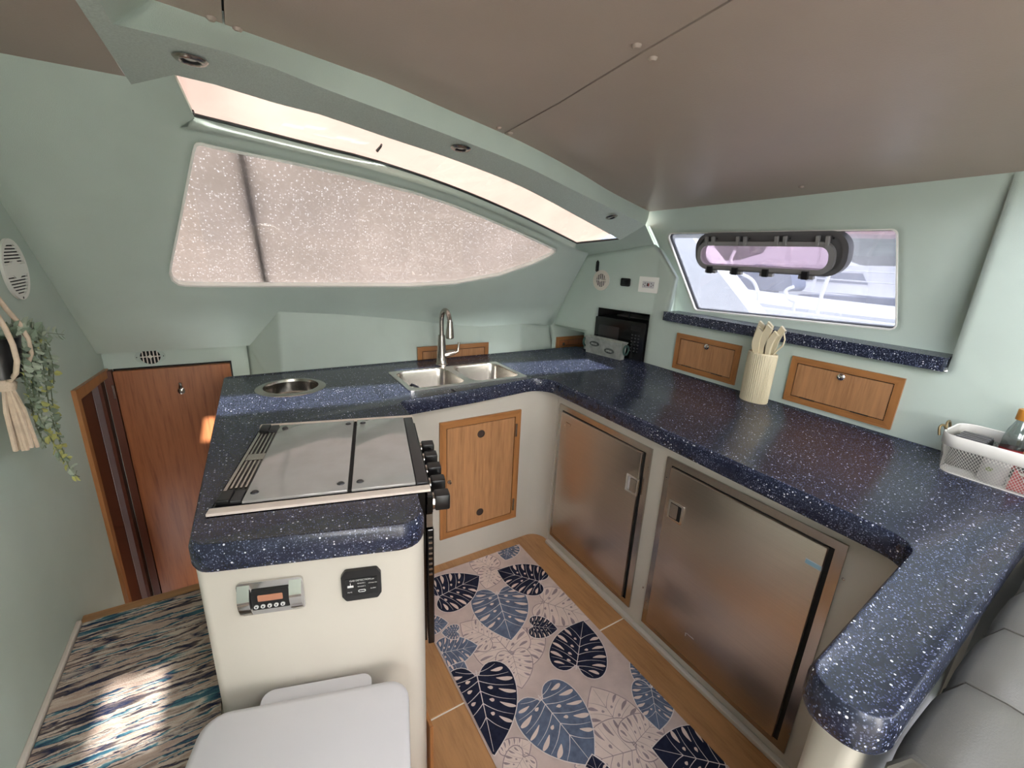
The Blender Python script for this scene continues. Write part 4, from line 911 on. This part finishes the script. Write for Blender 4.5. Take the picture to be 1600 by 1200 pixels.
def bottle(name, label, x, y, r, h, neck, cap_m, cap_h, lab=None, cap_r=None, glass='glass'):
    t = thing(name, label, 'bottle', (x, y, ZT+.005)); f = lambda a, b_, c: (x+a, y+b_, ZT+.0055+c)
    cr = cap_r or neck*1.25
    obj('body', B().lathe([(0, 0), (r*.95, 0), (r, .005), (r, h*.55), (r*.85, h*.68), (neck, h*.82), (neck, h-cap_h*.5), (0, h-cap_h*.5)], 20, f), glass, t, 40)
    obj('cap', B().lathe([(0, h-cap_h), (cr, h-cap_h), (cr, h-.002), (cr*.9, h), (0, h)], 16, f), cap_m, t, 40)
    if lab: obj('label_band', B().lathe([(r+.0006, h*.14), (r+.0006, h*.42)], 20, f, cap=False), lab, t, 40)
bottle('oil_bottle', 'clear bottle with an amber cap at the back of the basket', 1.815, .222, .026, .195, .013, 'amber', .03, 'redlabel', .017)
bottle('sauce_bottle', 'clear bottle with a black cap beside the amber capped one', 1.812, .158, .025, .185, .012, 'black', .03, 'paper', .016)
bottle('spice_jar', 'small jar with a gold lid at the front of the basket', 1.735, .172, .020, .110, .016, 'gold', .02, 'paper', .019)
bottle('spice_jar', 'small jar with a brassy lid behind the red packet', 1.742, .125, .020, .100, .016, 'brass', .018, None, .018)
rp = thing('snack_packet', 'red plastic packet lying at the front of the wire basket', 'packet', (1.70, .15, ZT+.005))
b = B(); rows = []
for i in range(7):
    row = []
    for k in range(10):
        u_, v_ = i/6, k/9; bul = math.sin(PI*u_)*math.sin(PI*v_); row.append((1.692+.030*u_-.004*bul, .100+.092*v_, ZT+.006+.050*u_+.006*math.sin(9*v_+4*u_)*bul))
    rows.append(row)
b.rows(rows); b.rows([[(x+.012*math.sin(PI*i/6), y, z) for x, y, z in r] for i, r in enumerate(rows)])
obj('wrapper', b, 'red', rp, 60)
obj('print_panel', B().box(1.6935, 1.695, .125, .168, ZT+.036, ZT+.055), 'paper', rp)
# ================================================================== CEILING LAMPS
def interp_row(row, p):
    return min(row, key=lambda q: (q-p).length)
lm = None
for px, lab in (((297, 90), 'leftmost recessed puck lamp in the roof beam'), ((720, 230), 'middle recessed puck lamp in the roof beam'), ((955, 338), 'recessed puck lamp at the starboard end of the beam')):
    d = ray(px); best = None
    for i in range(NS-1):                                                # hit the underside between the beam edge and the skylight
        for (A_, B_, C_) in ((sur[i], sur[i+1], lbr[i]), (sur[i+1], lbr[i+1], lbr[i])):
            n_ = (B_-A_).cross(C_-A_); o_ = Vector((0, 0, CZ)); t = (A_-o_).dot(n_)/d.dot(n_); P = o_+d*t
            e0, e1, e2 = (B_-A_).cross(P-A_).dot(n_), (C_-B_).cross(P-B_).dot(n_), (A_-C_).cross(P-C_).dot(n_)
            if min(e0, e1, e2) >= -1e-9 or max(e0, e1, e2) <= 1e-9: best = (P, n_.normalized())
    P, n_ = best
    if n_.z > 0: n_ = -n_
    n_ = (n_*.45+Vector((0, 0, -.55))).normalized()
    basis = Matrix.Translation(P+n_*.003) @ n_.to_track_quat('Z', 'Y').to_matrix().to_4x4()
    t = thing('puck_lamp', lab, 'lamp', P, 0, 'puck lamps in the roof beam'); t.matrix_basis = basis
    if lm is None:
        lm = t
        obj('bezel', B().lathe([(.016, .003), (.019, .005), (.026, .004), (.030, .0)], 28, cap=False), 'nickel', t, 40, world=False)
        obj('cup', B().lathe([(.0165, .0035), (.013, -.0005), (0, -.0005)], 24, cap=False), 'black', t, 40, world=False)
        obj('lens', B().lathe([(0, .002), (.009, .001), (.011, -.0003)], 20), 'lens', t, 40, world=False)
    else:
        for ch in list(lm.children): c = ch.copy(); C.objects.link(c); c.parent = t
# ================================================================== LEFT WALL
q = PX((20, 421), -.505); cy_, cz = q.y, q.z
ws = thing('wall_speaker', 'round white slatted loudspeaker on the left wall', 'speaker', tuple(q)); fL = mL(-.505)
ring = lambda r0, r1, c0, c1: B().prism(circ(cy_, cz, r0, 32), [circ(cy_, cz, r1, 32)], c0, c1, fL)
obj('rim', ring(.078, .066, .001, .007), 'rimwhite', ws, 40)
obj('cone', B().prism(circ(cy_, cz, .068, 28), [], .0008, .002, fL), 'gap', ws)
for k in range(-8, 9):
    z = k*.0080; h = math.sqrt(max(0, .0665**2-z*z))
    if abs(k) <= 1: continue
    obj('slat', B().box(cy_-h, cy_+h, cz+z-.0022, cz+z+.0022, .0025, .006, fL), 'rimwhite', ws)
obj('centre_bar', B().prism([(cy_-.066, cz-.013), (cy_-.03, cz-.013), (cy_-.012, cz-.022), (cy_+.012, cz-.022), (cy_+.03, cz-.013), (cy_+.066, cz-.013), (cy_+.066, cz+.013), (cy_+.03, cz+.013), (cy_+.012, cz+.022), (cy_-.012, cz+.022), (cy_-.03, cz+.013), (cy_-.066, cz+.013)], [], .0025, .0075, fL), 'rimwhite', ws)
obj('screw', B().prism(circ(cy_-.005, cz-.0725, .003, 8), [], .007, .008, fL), 'charcoal', ws)
# vent over the companionway door
q = PY((235, 557), YB); cx, cz = q.x, q.z
vv = thing('air_vent', 'round black and white air vent above the brown door', 'vent', tuple(q)); fY = mY(YB)
obj('flange', B().prism(circ(cx, cz, .050, 24, .034), [circ(cx, cz, .034, 24, .032)], .0005, .004, fY), 'mint', vv)
obj('throat', B().prism(circ(cx, cz, .034, 24, .032), [], .0004, .001, fY), 'gap', vv)
for k in range(-2, 3): h = .031*math.sqrt(1-(k*.012/.034)**2); obj('vane', B().box(cx+k*.012-.0018, cx+k*.012+.0018, cz-h, cz+h, .001, .004, fY), 'offwhite', vv)
obj('hub', B().prism(circ(cx, cz, .007, 12), [], .004, .006, fY), 'offwhite', vv); obj('vane_bar', B().box(cx-.034, cx+.034, cz-.0018, cz+.0018, .001, .004, fY), 'offwhite', vv)
for s in (-1, 1): obj('screw', B().prism(circ(cx+s*.044, cz, .002, 8), [], .004, .005, fY), 'gap', vv)
# ================================================================== HANGING PLANTER
PXX = -.452
pc = PX((-4, 557), PXX); px_, py_, pz_ = PXX, pc.y, pc.z
hp = thing('macrame_hanger', 'cotton macrame plant hanger with a long tassel on the left wall', 'plant hanger', (px_, py_, pz_))
for i, (dx, dy) in enumerate(((.034, .034), (.034, -.034), (-.034, .034), (-.034, -.034))):
    obj('cord', B().tube([tuple(v) for v in resample([(px_, py_+.002, pz_+.42), (px_+dx*.35, py_+dy*.45, pz_+.18), (px_+dx*.5, py_+dy*.6, pz_+.12), (px_+dx*1.12, py_+dy*1.12, pz_+.045), (px_+dx*1.05, py_+dy*1.05, pz_-.02), (px_+dx*.3, py_+dy*.3, pz_-.052)], 16)], .0048, 7), 'rope', hp, 60)
for z in (.13, .105): obj('knot', B().lathe([(0, -.008), (.021, -.006), (.024, 0), (.021, .006), (0, .008)], 12, lambda a, b_, c: (px_+a, py_+b_, pz_+z+c)), 'rope', hp, 50)
obj('ring', B().tube([(px_, py_+.02*math.cos(t), pz_+.425+.02*math.sin(t)) for t in [2*PI*k/14 for k in range(15)]], .003, 6), 'rope', hp, 60)
obj('tassel_knot', B().lathe([(0, .012), (.012, .01), (.018, 0), (.014, -.014), (0, -.016)], 12, lambda a, b_, c: (px_+a, py_+b_, pz_-.06+c)), 'rope', hp, 50)
ts = B()
for k in range(26):
    a = 2*PI*k/26*2.4; r = .005+.015*((k*7) % 26)/26
    ts.tube([(px_+.3*r*math.cos(a), py_+.3*r*math.sin(a), pz_-.065), (px_+.8*r*math.cos(a), py_+.8*r*math.sin(a), pz_-.12), (px_+r*math.cos(a), py_+r*math.sin(a), pz_-.205-.004*(k % 3))], .0036, 5)
obj('tassel', ts, 'rope', hp, 60)
pt_ = thing('plant_pot', 'small black pot held in the macrame hanger', 'pot', (px_, py_, pz_-.045))
obj('pot', B().lathe([(0, -.045), (.030, -.045), (.040, .03), (.042, .04), (.037, .04), (.034, .025), (0, .022)], 24, lambda a, b_, c: (px_+a, py_+b_, pz_+c)), 'black', pt_, 40)
obj('soil', B().lathe([(0, .024), (.034, .024), (.034, .0262), (0, .03)], 16, lambda a, b_, c: (px_+a, py_+b_, pz_+c)), 'hole', pt_)
vp = thing('trailing_plant', 'trailing grey green plant spilling from the hanging pot', 'plant', (px_, py_, pz_+.025))
def vine(path, n, size, yel):
    pth = resample([Vector(p) for p in path], 40); b = B().tube([tuple(p) for p in pth], .0012, 4, 3)
    for k in range(n):
        t = .08+.92*k/n; i = min(38, int(t*39)); p = pth[i]; d = (pth[i+1]-pth[i]).normalized()
        for s in (-1, 1):
            ln = size*random.uniform(.75, 1.2)*(1-.25*t); a = random.uniform(-.6, .6)
            side = d.cross(Vector((1, 0, 0)))
            if side.length < .1: side = Vector((0, 1, 0))
            side.normalize(); o_ = (side*s+Vector((1, 0, 0))*random.uniform(-.2, .7)+d*.25+Vector((0, 0, random.uniform(-.2, .35)))).normalized()
            w_ = o_.cross(Vector((random.uniform(.5, 1), random.uniform(-.4, .4), random.uniform(-.3, .8)))).normalized()*ln*.36; c_ = o_.cross(w_).normalized()*ln*.12
            m_ = 2 if random.random() < yel*t*1.6 else (1 if random.random() < .42 else 0)
            q = [p, p+o_*ln*.35+w_*.9+c_, p+o_*ln*.75+w_*.75+c_, p+o_*ln, p+o_*ln*.75-w_*.75+c_, p+o_*ln*.35-w_*.9+c_, p+o_*ln*.5]
            b.add([tuple(v) for v in q], [(0, 1, 6), (1, 2, 6), (2, 3, 6), (3, 4, 6), (4, 5, 6), (5, 0, 6)], m_)
    return obj('vine', b, ['leaf_a', 'leaf_b', 'leaf_c', 'stem'], vp)
T0 = Vector((px_+.005, py_+.01, pz_+.03))
def vpx(dx, *pix): return [T0+Vector((0, random.uniform(-.02, .02), 0))]+[PX(p, PXX+dx) for p in pix]
vine(vpx(.010, (40, 525), (66, 520), (100, 523)), 12, .024, .0)
vine(vpx(.030, (35, 525), (50, 545), (52, 600), (60, 650), (82, 690), (100, 722)), 34, .026, .3)
vine(vpx(.015, (30, 528), (40, 560), (45, 610), (55, 660), (72, 700)), 28, .026, .1)
vine(vpx(.020, (36, 522), (62, 545), (70, 590), (78, 640), (90, 680), (102, 715), (112, 738), (124, 745)), 34, .025, .3)
vine(vpx(.000, (32, 524), (60, 530), (74, 560), (80, 610), (85, 650), (95, 690)), 28, .026, .25)
vine(vpx(.025, (28, 520), (45, 530), (58, 580), (62, 630), (70, 670)), 28, .026, .1)
vine(vpx(.035, (30, 530), (34, 555), (38, 590), (46, 625)), 18, .026, .05)
vine(vpx(.030, (20, 515), (36, 512), (58, 518), (78, 540)), 14, .026, .0)
vine(vpx(-.01, (30, 515), (48, 512), (66, 528), (76, 575), (72, 620)), 22, .026, .1)
vine(vpx(.020, (34, 518), (56, 524), (64, 552), (60, 590)), 22, .027, .0)
vine(vpx(.032, (28, 522), (42, 536), (46, 566), (50, 596), (54, 640)), 24, .027, .05)
vine(vpx(.012, (40, 516), (70, 535), (82, 570), (84, 600)), 20, .026, .05)
# ================================================================== RUGS
sr = thing('striped_rug', 'navy teal and sand striped runner on the raised sole', 'rug', (-.35, .7, .33))
rg = [(-.490, -.9), (-.205, -.9), (-.205, .885), (-.150, .905), (-.150, 1.462), (-.490, 1.462)]
obj('pile', B().prism(rg, [], .3285, .338), 'stripes', sr)
# ---- monstera rug
RX0, RX1, RY0, RY1 = .468, 1.052, .28, 1.548
mr = thing('leaf_rug', 'blush rug printed with navy and slate monstera leaves', 'rug', ((RX0+RX1)/2, .9, 0))
obj('pile', B().box(RX0, RX1, RY0, RY1, .0006, .006, b=.002), 'rug', mr)
def clipr(poly):
    for ax, lim, sgn in ((0, RX0+.004, 1), (0, RX1-.004, -1), (1, RY0+.004, 1), (1, RY1-.004, -1)):
        out = []
        for i, p in enumerate(poly):
            q = poly[i-1]; a, b_ = (p[ax]-lim)*sgn, (q[ax]-lim)*sgn
            if (a >= 0) != (b_ >= 0): t = b_/(b_-a); out.append((q[0]+(p[0]-q[0])*t, q[1]+(p[1]-q[1])*t))
            if a >= 0: out.append(p)
        poly = out
        if len(poly) < 3: return None
    return poly
half = [(.02, .05), (.07, -.03), (.17, -.10), (.30, -.10), (.41, -.03), (.475, .10), (.49, .26), (.46, .44), (.39, .61), (.27, .78), (.13, .92), (0, 1.03)]
half = [(v.x, v.y) for v in resample([Vector((x, y, 0)) for x, y in half], 30)]
layer = [0]
def leaf(base, tip, wd, fill, line, dets=True, slit='leaf_line', seed=0):
    rn = random.Random(seed); o_ = PZ(base, .006); e = PZ(tip, .006); o2 = Vector((o_.x, o_.y)); ax = Vector((e.x, e.y))-o2; L_ = ax.length; v_ = ax/L_; u_ = Vector((v_.y, -v_.x))
    ws_ = wd
    def pl(x, y): q = o2+u_*(x*L_*ws_)+v_*(y*L_); return (q.x, q.y)
    z0 = .0061+.00026*layer[0]; layer[0] += 1
    ms = [line, fill, slit]; b = B()
    def put(poly, lv, mi):
        p = clipr(poly)
        if not p: return
        tri = tessellate_polygon([[Vector((x, y, 0)) for x, y in p]]); b.add([(x, y, z0+lv*.00008) for x, y in p], [tuple(t) for t in tri], mi)
    lp = [pl(x, y) for x, y in half]+[pl(-x, y) for x, y in half[::-1][1:]]
    if area(lp) < 0: lp = lp[::-1]
    put(lp, 0, 0); put(inset(lp, .0028), 1, 1)
    # veins and slits
    def strip(a, c, w0, w1, lv, mi, curve=0):
        a, c = Vector(a), Vector(c); d = (c-a); n = Vector((-d.y, d.x)).normalized(); pts_l, pts_r = [], []
        for k in range(7):
            t = k/6; m_ = a+d*t+n*(curve*d.length*math.sin(PI*t)); w_ = w0+(w1-w0)*t; pts_l.append(tuple(m_+n*w_)); pts_r.append(tuple(m_-n*w_))
        put(pts_l+pts_r[::-1], lv, mi)
    def drop(a, c, w_, lv, mi, curve=0):
        a, c = Vector(a), Vector(c); d = (c-a); n = Vector((-d.y, d.x)).normalized(); L1, L2 = [], []
        for k in range(11):
            t = k/10; m_ = a+d*t+n*(curve*d.length*math.sin(PI*t)); h = w_*math.sin(PI*min(1, t*.9+.05))**.7*(.45+.6*t); L1.append(tuple(m_+n*h)); L2.append(tuple(m_-n*h))
        put(L1+L2[::-1], lv, mi)
    W_ = L_*.0055
    strip(pl(0, -.02), pl(0, .98), W_*1.3, W_*.4, 4, 0)
    for s in (-1, 1):
        ends = [(.30, -.06, .02), (.46, .10, .05), (.485, .28, .13), (.45, .47, .27), (.37, .64, .43), (.25, .80, .60)]
        for (x, y, ys) in ends: strip(pl(0, ys), pl(s*x*.93, y), W_*.9, W_*.3, 3, 0, .06*s)
        if dets:
            for j in range(len(ends)-1):
                x, y = (ends[j][0]+ends[j+1][0])/2*1.0, (ends[j][1]+ends[j+1][1])/2; ys = (ends[j][2]+ends[j+1][2])/2
                mx_, my_ = s*x*.52, ys+(y-ys)*.52
                drop(pl(mx_, my_), pl(s*x*.97, y), L_*.034*rn.uniform(.8, 1.25), 2, 2, .05*s)
                if j > 0 and rn.random() < .75: drop(pl(s*x*.22, ys+(y-ys)*.22), pl(s*x*.36, ys+(y-ys)*.36), L_*.028, 2, 2)
    return obj('printed_leaf', b, ms, mr)
# faint blush and mauve leaves first, then slate, then navy
for i, (bs_, tp) in enumerate((((768, 888), (735, 866)), ((768, 890), (760, 920)), ((846, 940), (925, 965)), ((800, 1022), (850, 985)), ((798, 1022), (742, 960)), ((800, 1020), (815, 1075)), ((985, 1160), (925, 1075)), ((1000, 1170), (900, 1198)), ((790, 1185), (830, 1160)), ((770, 1000), (720, 975)), ((820, 1180), (790, 1230)), ((990, 1165), (1030, 1120)))):
    leaf(bs_, tp, 1.0, 'leaf_pink', 'leaf_mauve', True, 'leaf_mauve', i)
for i, (bs_, tp, w_) in enumerate((((795, 853), (790, 876), 1.1), ((776, 926), (798, 1000), 1.0), ((688, 1022), (746, 1010), 1.0), ((716, 988), (690, 990), 1.2), ((700, 1080), (725, 1035), 1.0), ((1020, 1068), (985, 1030), 1.0), ((1016, 1072), (1030, 1142), .95), ((842, 1090), (926, 1196), .98), ((660, 980), (700, 975), 1.1))):
    leaf(bs_, tp, w_, 'leaf_blue', 'leaf_line', True, 'leaf_pink', 20+i)
for i, (bs_, tp, w_) in enumerate((((846, 911), (778, 893), .98), ((682, 936), (748, 902), 1.05), ((830, 980), (871, 985), 1.1), ((900, 1047), (911, 973), 1.0), ((744, 1052), (772, 1180), .95), ((1140, 1200), (1020, 1172), 1.0), ((945, 1250), (925, 1182), 1.0))):
    leaf(bs_, tp, w_, 'leaf_navy', 'leaf_line', True, 'leaf_pink', 40+i)
# ================================================================== SETTEE
se = thing('settee', 'grey channelled vinyl settee back behind the worktop return', 'settee', (1.2, -.3, .33))
SX0, SX1 = .652, 1.87; n_p = 6; wp = (SX1-SX0)/n_p
prof = [(.078, .36), (.079, .70), (.078, .800), (.068, .826), (.035, .834), (-.030, .832), (-.085, .805), (-.118, .74), (-.132, .60), (-.137, .36)]
pr = resample([Vector((0, y, z)) for y, z in prof], 26); cp = Vector((0, -.03, .60))
for k in range(n_p):
    rows = []
    for i in range(9):
        t = i/8; x = SX0+wp*(k+t); bl2 = (abs(2*t-1))**4; rows.append([(x, (p-(p-cp).normalized()*.010*bl2).y, (p-(p-cp).normalized()*.010*bl2).z) for p in pr])
    obj('back_pad', B().rows(rows, False, 0), 'vinyl', se, 70)
    if k: obj('piping', B().tube([(SX0+wp*k, (p-(p-cp).normalized()*.0085).y, (p-(p-cp).normalized()*.0085).z) for p in pr], .0028, 6), 'vinyl', se, 60)
endr = [tuple(Vector((SX0, (p-(p-cp).normalized()*.010).y, (p-(p-cp).normalized()*.010).z))) for p in pr]
obj('end_panel', B().poly([(SX0-.0, y, z) for _, y, z in endr]), 'vinyl', se)
obj('piping', B().tube([(SX0-.001, y, z) for _, y, z in endr], .0045, 6), 'vinyl', se, 60)
obj('seat_cushion', B().box(SX0, SX1, -.72, -.14, .46, .60, b=.03), 'vinyl', se, 50); obj('plinth', B().box(SX0, SX1, -.70, -.14, .331, .459), 'cream', se)
# ================================================================== OUTSIDE
def mPo(a, b_, c): return mP(a, b_, c)
b = B().prism([(-.42, 1.19), (1.40, 1.19), (1.40, 1.40)]+[(q.x, q.z+.012) for q in reversed(c1r)]+[(-.42, 1.69)], [], -.030, -.032, mP)
tag(obj('window_cover', b, 'cloth'), 'pale glittering mesh sunshade over the outside of the big forward window', 'sunshade')
o1 = Vector((0, .05, .075)); ext = []
ra = [p+Vector((0, .085, -.012)) for p in skl]; rm = [p+Vector((0, .03, .07)) for p in sku]; rb = [p+Vector((0, .006, .052)) for p in resample(TB, 20)]
ra = [ra[0]+Vector((-.06, .02, .03))]+ra+[ra[-1]+Vector((.28, .06, .05))]; rm = [rm[0]+Vector((-.06, 0, .03))]+rm+[rm[-1]+Vector((.15, .06, .02))]; rb = [rb[0]+Vector((-.05, 0, .02))]+rb+[rb[-1]+Vector((.08, .05, -.02))]
tag(obj('skylight_cover', B().rows([tu(ra), tu(rm), tu(rb)]).rows([tu([p+Vector((0, 0, .002)) for p in r_]) for r_ in (ra, rm, rb)]), 'cloth_pink'), 'blush canvas sunshade over the outside of the overhead window', 'sunshade')
s0 = PP((415, 446)); s1 = PP((375, 235)); off2 = Vector((0, .7071, .7071))
s2 = PT((352, 197), zl); s3 = PT((300, 140), zS)
tag(obj('rigging_line', B().tube([tuple(s0+off2*.044+Vector((.02, .05, -.05))), tuple(s0+off2*.044), tuple(s1+off2*.046), tuple(s1+off2*.06+Vector((-.02, -.02, .05))), tuple(s2+Vector((0, .05, .06))), tuple(s3+Vector((0, .03, .088))), tuple(s3+Vector((-.12, -.25, .14)))], .0115, 10), 'stay', smooth=60), 'grey rope running over the sunshades outside', 'rope')
cq = PT((592, 250), zl); tag(obj('tie_cord', B().tube([tuple(cq+Vector((0, .015, .028))), tuple(cq+Vector((.004, -.01, .036))), tuple(cq+Vector((.004, -.022, .040)))], [.005, .004, .003], 6), 'black'), 'short black cord end on the overhead window edge', 'cord')

# ---- what the starboard window looks out on
tag(obj('water', B().quad((2.6, -40, .05), (90, -40, .05), (90, 60, .05), (2.6, 60, .05)), 'water'), 'grey green harbour water beyond the starboard window', 'water')['kind'] = 'stuff'
sd_ = thing('side_deck', 'white non-skid side deck just outside the starboard window', 'deck', (2.5, .8, .9))
obj('deck_plate', B().box(2.03, 3.1, -1.5, 2.2, .98, 1.06, b=.01), 'deck', sd_); obj('toe_rail', B().box(3.06, 3.12, -1.5, 2.2, 1.0, 1.12, b=.01), 'hull', sd_)
cs = thing('coaming', 'sloping white moulding outside the left end of the starboard window', 'coaming', (2.4, 1.9, 1.06))
cq_ = [PX(p, 2.45) for p in ((1055, 372), (1082, 372), (1170, 486), (1180, 505), (1085, 505), (1055, 430))]
obj('moulding', B().prism([(v.y, max(v.z, 1.062)) for v in cq_], [], -.0, .16, lambda a, b_, c: (2.45+c, a, b_)), 'hull', cs)
dg_ = thing('dinghy', 'white dinghy lying beyond the side deck', 'boat', (3.9, 1.6, .6))
dc = PX((1235, 478), 4.0); rows = []
for k in range(13):
    t = k/12; yy = dc.y+1.25-2.1*t; w_ = .42*math.sin(PI*min(1, .12+.62*t))**.6; zt = dc.z+.02+.05*(1-t)**2
    rows.append([(4.0-w_, yy, zt), (4.0-w_*.98, yy, zt-.10), (4.0-w_*.6, yy, zt-.34), (4.0, yy, zt-.42), (4.0+w_*.6, yy, zt-.34), (4.0+w_*.98, yy, zt-.10), (4.0+w_, yy, zt), (4.0+w_*.7, yy, zt+.045), (4.0, yy, zt+.06), (4.0-w_*.7, yy, zt+.045)])
obj('hull', B().rows(rows, True, 0, True, True), 'hull', dg_, 60)
tag(obj('pontoon', B().box(3.5, 4.5, dc.y-1.0, dc.y+1.4, .0, dc.z-.41, b=.02), 'dock'), 'pale floating pontoon under the white dinghy', 'pontoon')
dk_ = thing('dock', 'weathered dock with timber piles across the water', 'dock', (7, 2, .3))
for k in range(14): obj('plank', B().box(6.2, 8.0, -3+.8*k, -3+.8*k+.78, .62, .70), 'dock', dk_)
for y_ in (-1.2, 1.2, 3.6, 6.0): obj('pile', B().lathe([(0, -.6), (.16, -.6), (.15, 1.0), (0, 1.0)], 12, lambda a, b_, c: (6.1+a, y_+b_, .3+c)), 'pile_wood', dk_, 40)
rl = thing('guard_rail', 'white guard rail line beyond the starboard window', 'railing', (3.09, .6, 1.1))
for z_ in (1.355, ): obj('rail', B().tube([(3.09, -1.5, z_), (3.09, 1.0, z_)], .012, 8), 'hull', rl)
for y_ in (-.6, .42, ): obj('stanchion', B().tube([(3.09, y_, 1.122), (3.09, y_, 1.36)], .010, 8), 'hull', rl)
def yacht(label, x, y, L, hullm, roofm, mast=True):
    t = thing('moored_boat', label, 'boat', (x, y, .1)); rows = []
    for k in range(11):
        s = k/10; w_ = .9*math.sin(PI*min(1, .2+.75*s))**.5; yy = y-L/2+L*s; rows.append([(x-w_, yy, .95+.15*s*s), (x-w_*.85, yy, .3), (x, yy, 0.0), (x+w_*.85, yy, .3), (x+w_, yy, .95+.15*s*s)])
    obj('hull', B().rows(rows, True, 0, True, True), hullm, t, 50)
    obj('cabin', B().prism(rpoly([(y-L*.28, .98), (y+L*.2, .98), (y+L*.12, 1.42), (y-L*.24, 1.48)], .08, 3), [], -.55, .55, lambda a, b_, c: (x+c, a, b_)), 'hull', t)
    obj('awning', B().prism([(y-L*.42, 1.92), (y-L*.02, 1.98), (y-L*.02, 2.04), (y-L*.42, 1.98)], [], -.7, .7, lambda a, b_, c: (x+c, a, b_)), roofm, t)
    for yy in (y-L*.40, y-L*.05):
        obj('post', B().tube([(x-.65, yy, 1.0), (x-.65, yy+.05, 1.95)], .025, 6), 'hull', t)
    for zz in (1.20, 1.36): obj('life_line', B().tube([(x-.85, y-L*.45, zz), (x-.85, y+L*.45, zz+.05)], .012, 5), 'hull', t)
    obj('window', B().prism([(y-L*.18, 1.16), (y+L*.08, 1.16), (y+L*.05, 1.32), (y-L*.16, 1.34)], [], -.02, 0, lambda a, b_, c: (x-.55+c, a, b_)), 'canvas', t)
    if mast: obj('mast', B().tube([(x, y+L*.1, 1.4), (x, y+L*.1, 9.0)], .06, 8), 'hull', t)
yacht('white moored boat with a red awning across the dock', 9.6, 4.4, 6.0, 'hull', 'pinkroof')
yacht('white moored boat with a blue grey awning across the dock', 10.2, 11.8, 6.5, 'hull', 'bluegrey')
yacht('white moored boat at the right with a blue awning', 9.8, -1.4, 5.2, 'hull', 'bluegrey', False)
tag(obj('blue_tarpaulin', B().prism(rpoly([(1.4, .70), (3.4, .70), (3.35, 1.02), (1.5, 1.10)], .05, 3), [], 0, .5, lambda a, b_, c: (6.9+c, a, b_)), 'canvas'), 'blue tarpaulin bundle lying on the dock', 'tarpaulin')
tr0 = None
for i, (x, y, r, h) in enumerate(((32, 0, 4.0, 5), (33, 11, 4.2, 4.4), (33, 23, 4.6, 5.2))):
    t = thing('far_tree', ('hazy round tree at the right of the far shore', 'hazy low tree midway along the far shore', 'tall hazy tree at the left of the far shore')[i], 'tree', (x, y, .5), 0, 'trees across the harbour'); b = B(); rows = []
    rn = random.Random(i)
    for j in range(9):
        ph = PI*j/8; rows.append([(x+r*math.sin(ph)*math.cos(a)*(.8+.35*rn.random()), y+r*math.sin(ph)*math.sin(a)*(.8+.35*rn.random()), 1.5+h*.5-h*.5*math.cos(ph)) for a in [2*PI*k/16 for k in range(16)]])
    obj('crown', b.rows(rows, True), 'tree', t); obj('trunk', B().tube([(x, y, .5), (x, y, 1.8)], .3, 8), 'pile_wood', t)
tag(obj('far_shore', B().box(26, 60, -60, 70, -.3, .498), 'dock'), 'low pale shore beneath the far trees', 'shore')

om = thing('outboard_motor', 'dark outboard motor standing beyond the white dinghy', 'outboard motor', (5.0, 2.6, .3))
oc = PX((1203, 437), 5.0)
obj('cowl', B().prism(rpoly([(oc.y-.34, oc.z-.10), (oc.y+.26, oc.z-.12), (oc.y+.34, oc.z+.06), (oc.y+.10, oc.z+.16), (oc.y-.26, oc.z+.12)], .06, 4), [], -.14, .14, lambda a, b_, c: (5.0+c, a, b_)), 'canvas', om, 40)
obj('leg', B().box(4.94, 5.06, oc.y-.10, oc.y+.08, .05, oc.z-.10, b=.02), 'canvas', om)
for lab, pxs, X_ in (('curved white mooring line left of the dark outboard motor', ((1148, 392), (1142, 408), (1152, 424), (1176, 438), (1186, 462)), 3.09), ('looped white line right of the dark outboard motor', ((1240, 448), (1228, 454), (1232, 466), (1242, 472)), 3.09), ('slanting white pole at the right of the dinghy', ((1296, 428), (1284, 460)), 3.09)):
    tag(obj('mooring_line', B().tube([tuple(v) for v in (resample([PX(p, X_) for p in pxs], 20) if len(pxs) > 2 else [PX(p, X_) for p in pxs])]+[(3.09, PX(pxs[-1], X_).y, 1.119)], .011, 8), 'hull', smooth=60), lab, 'rope', 'lines outside the starboard window')
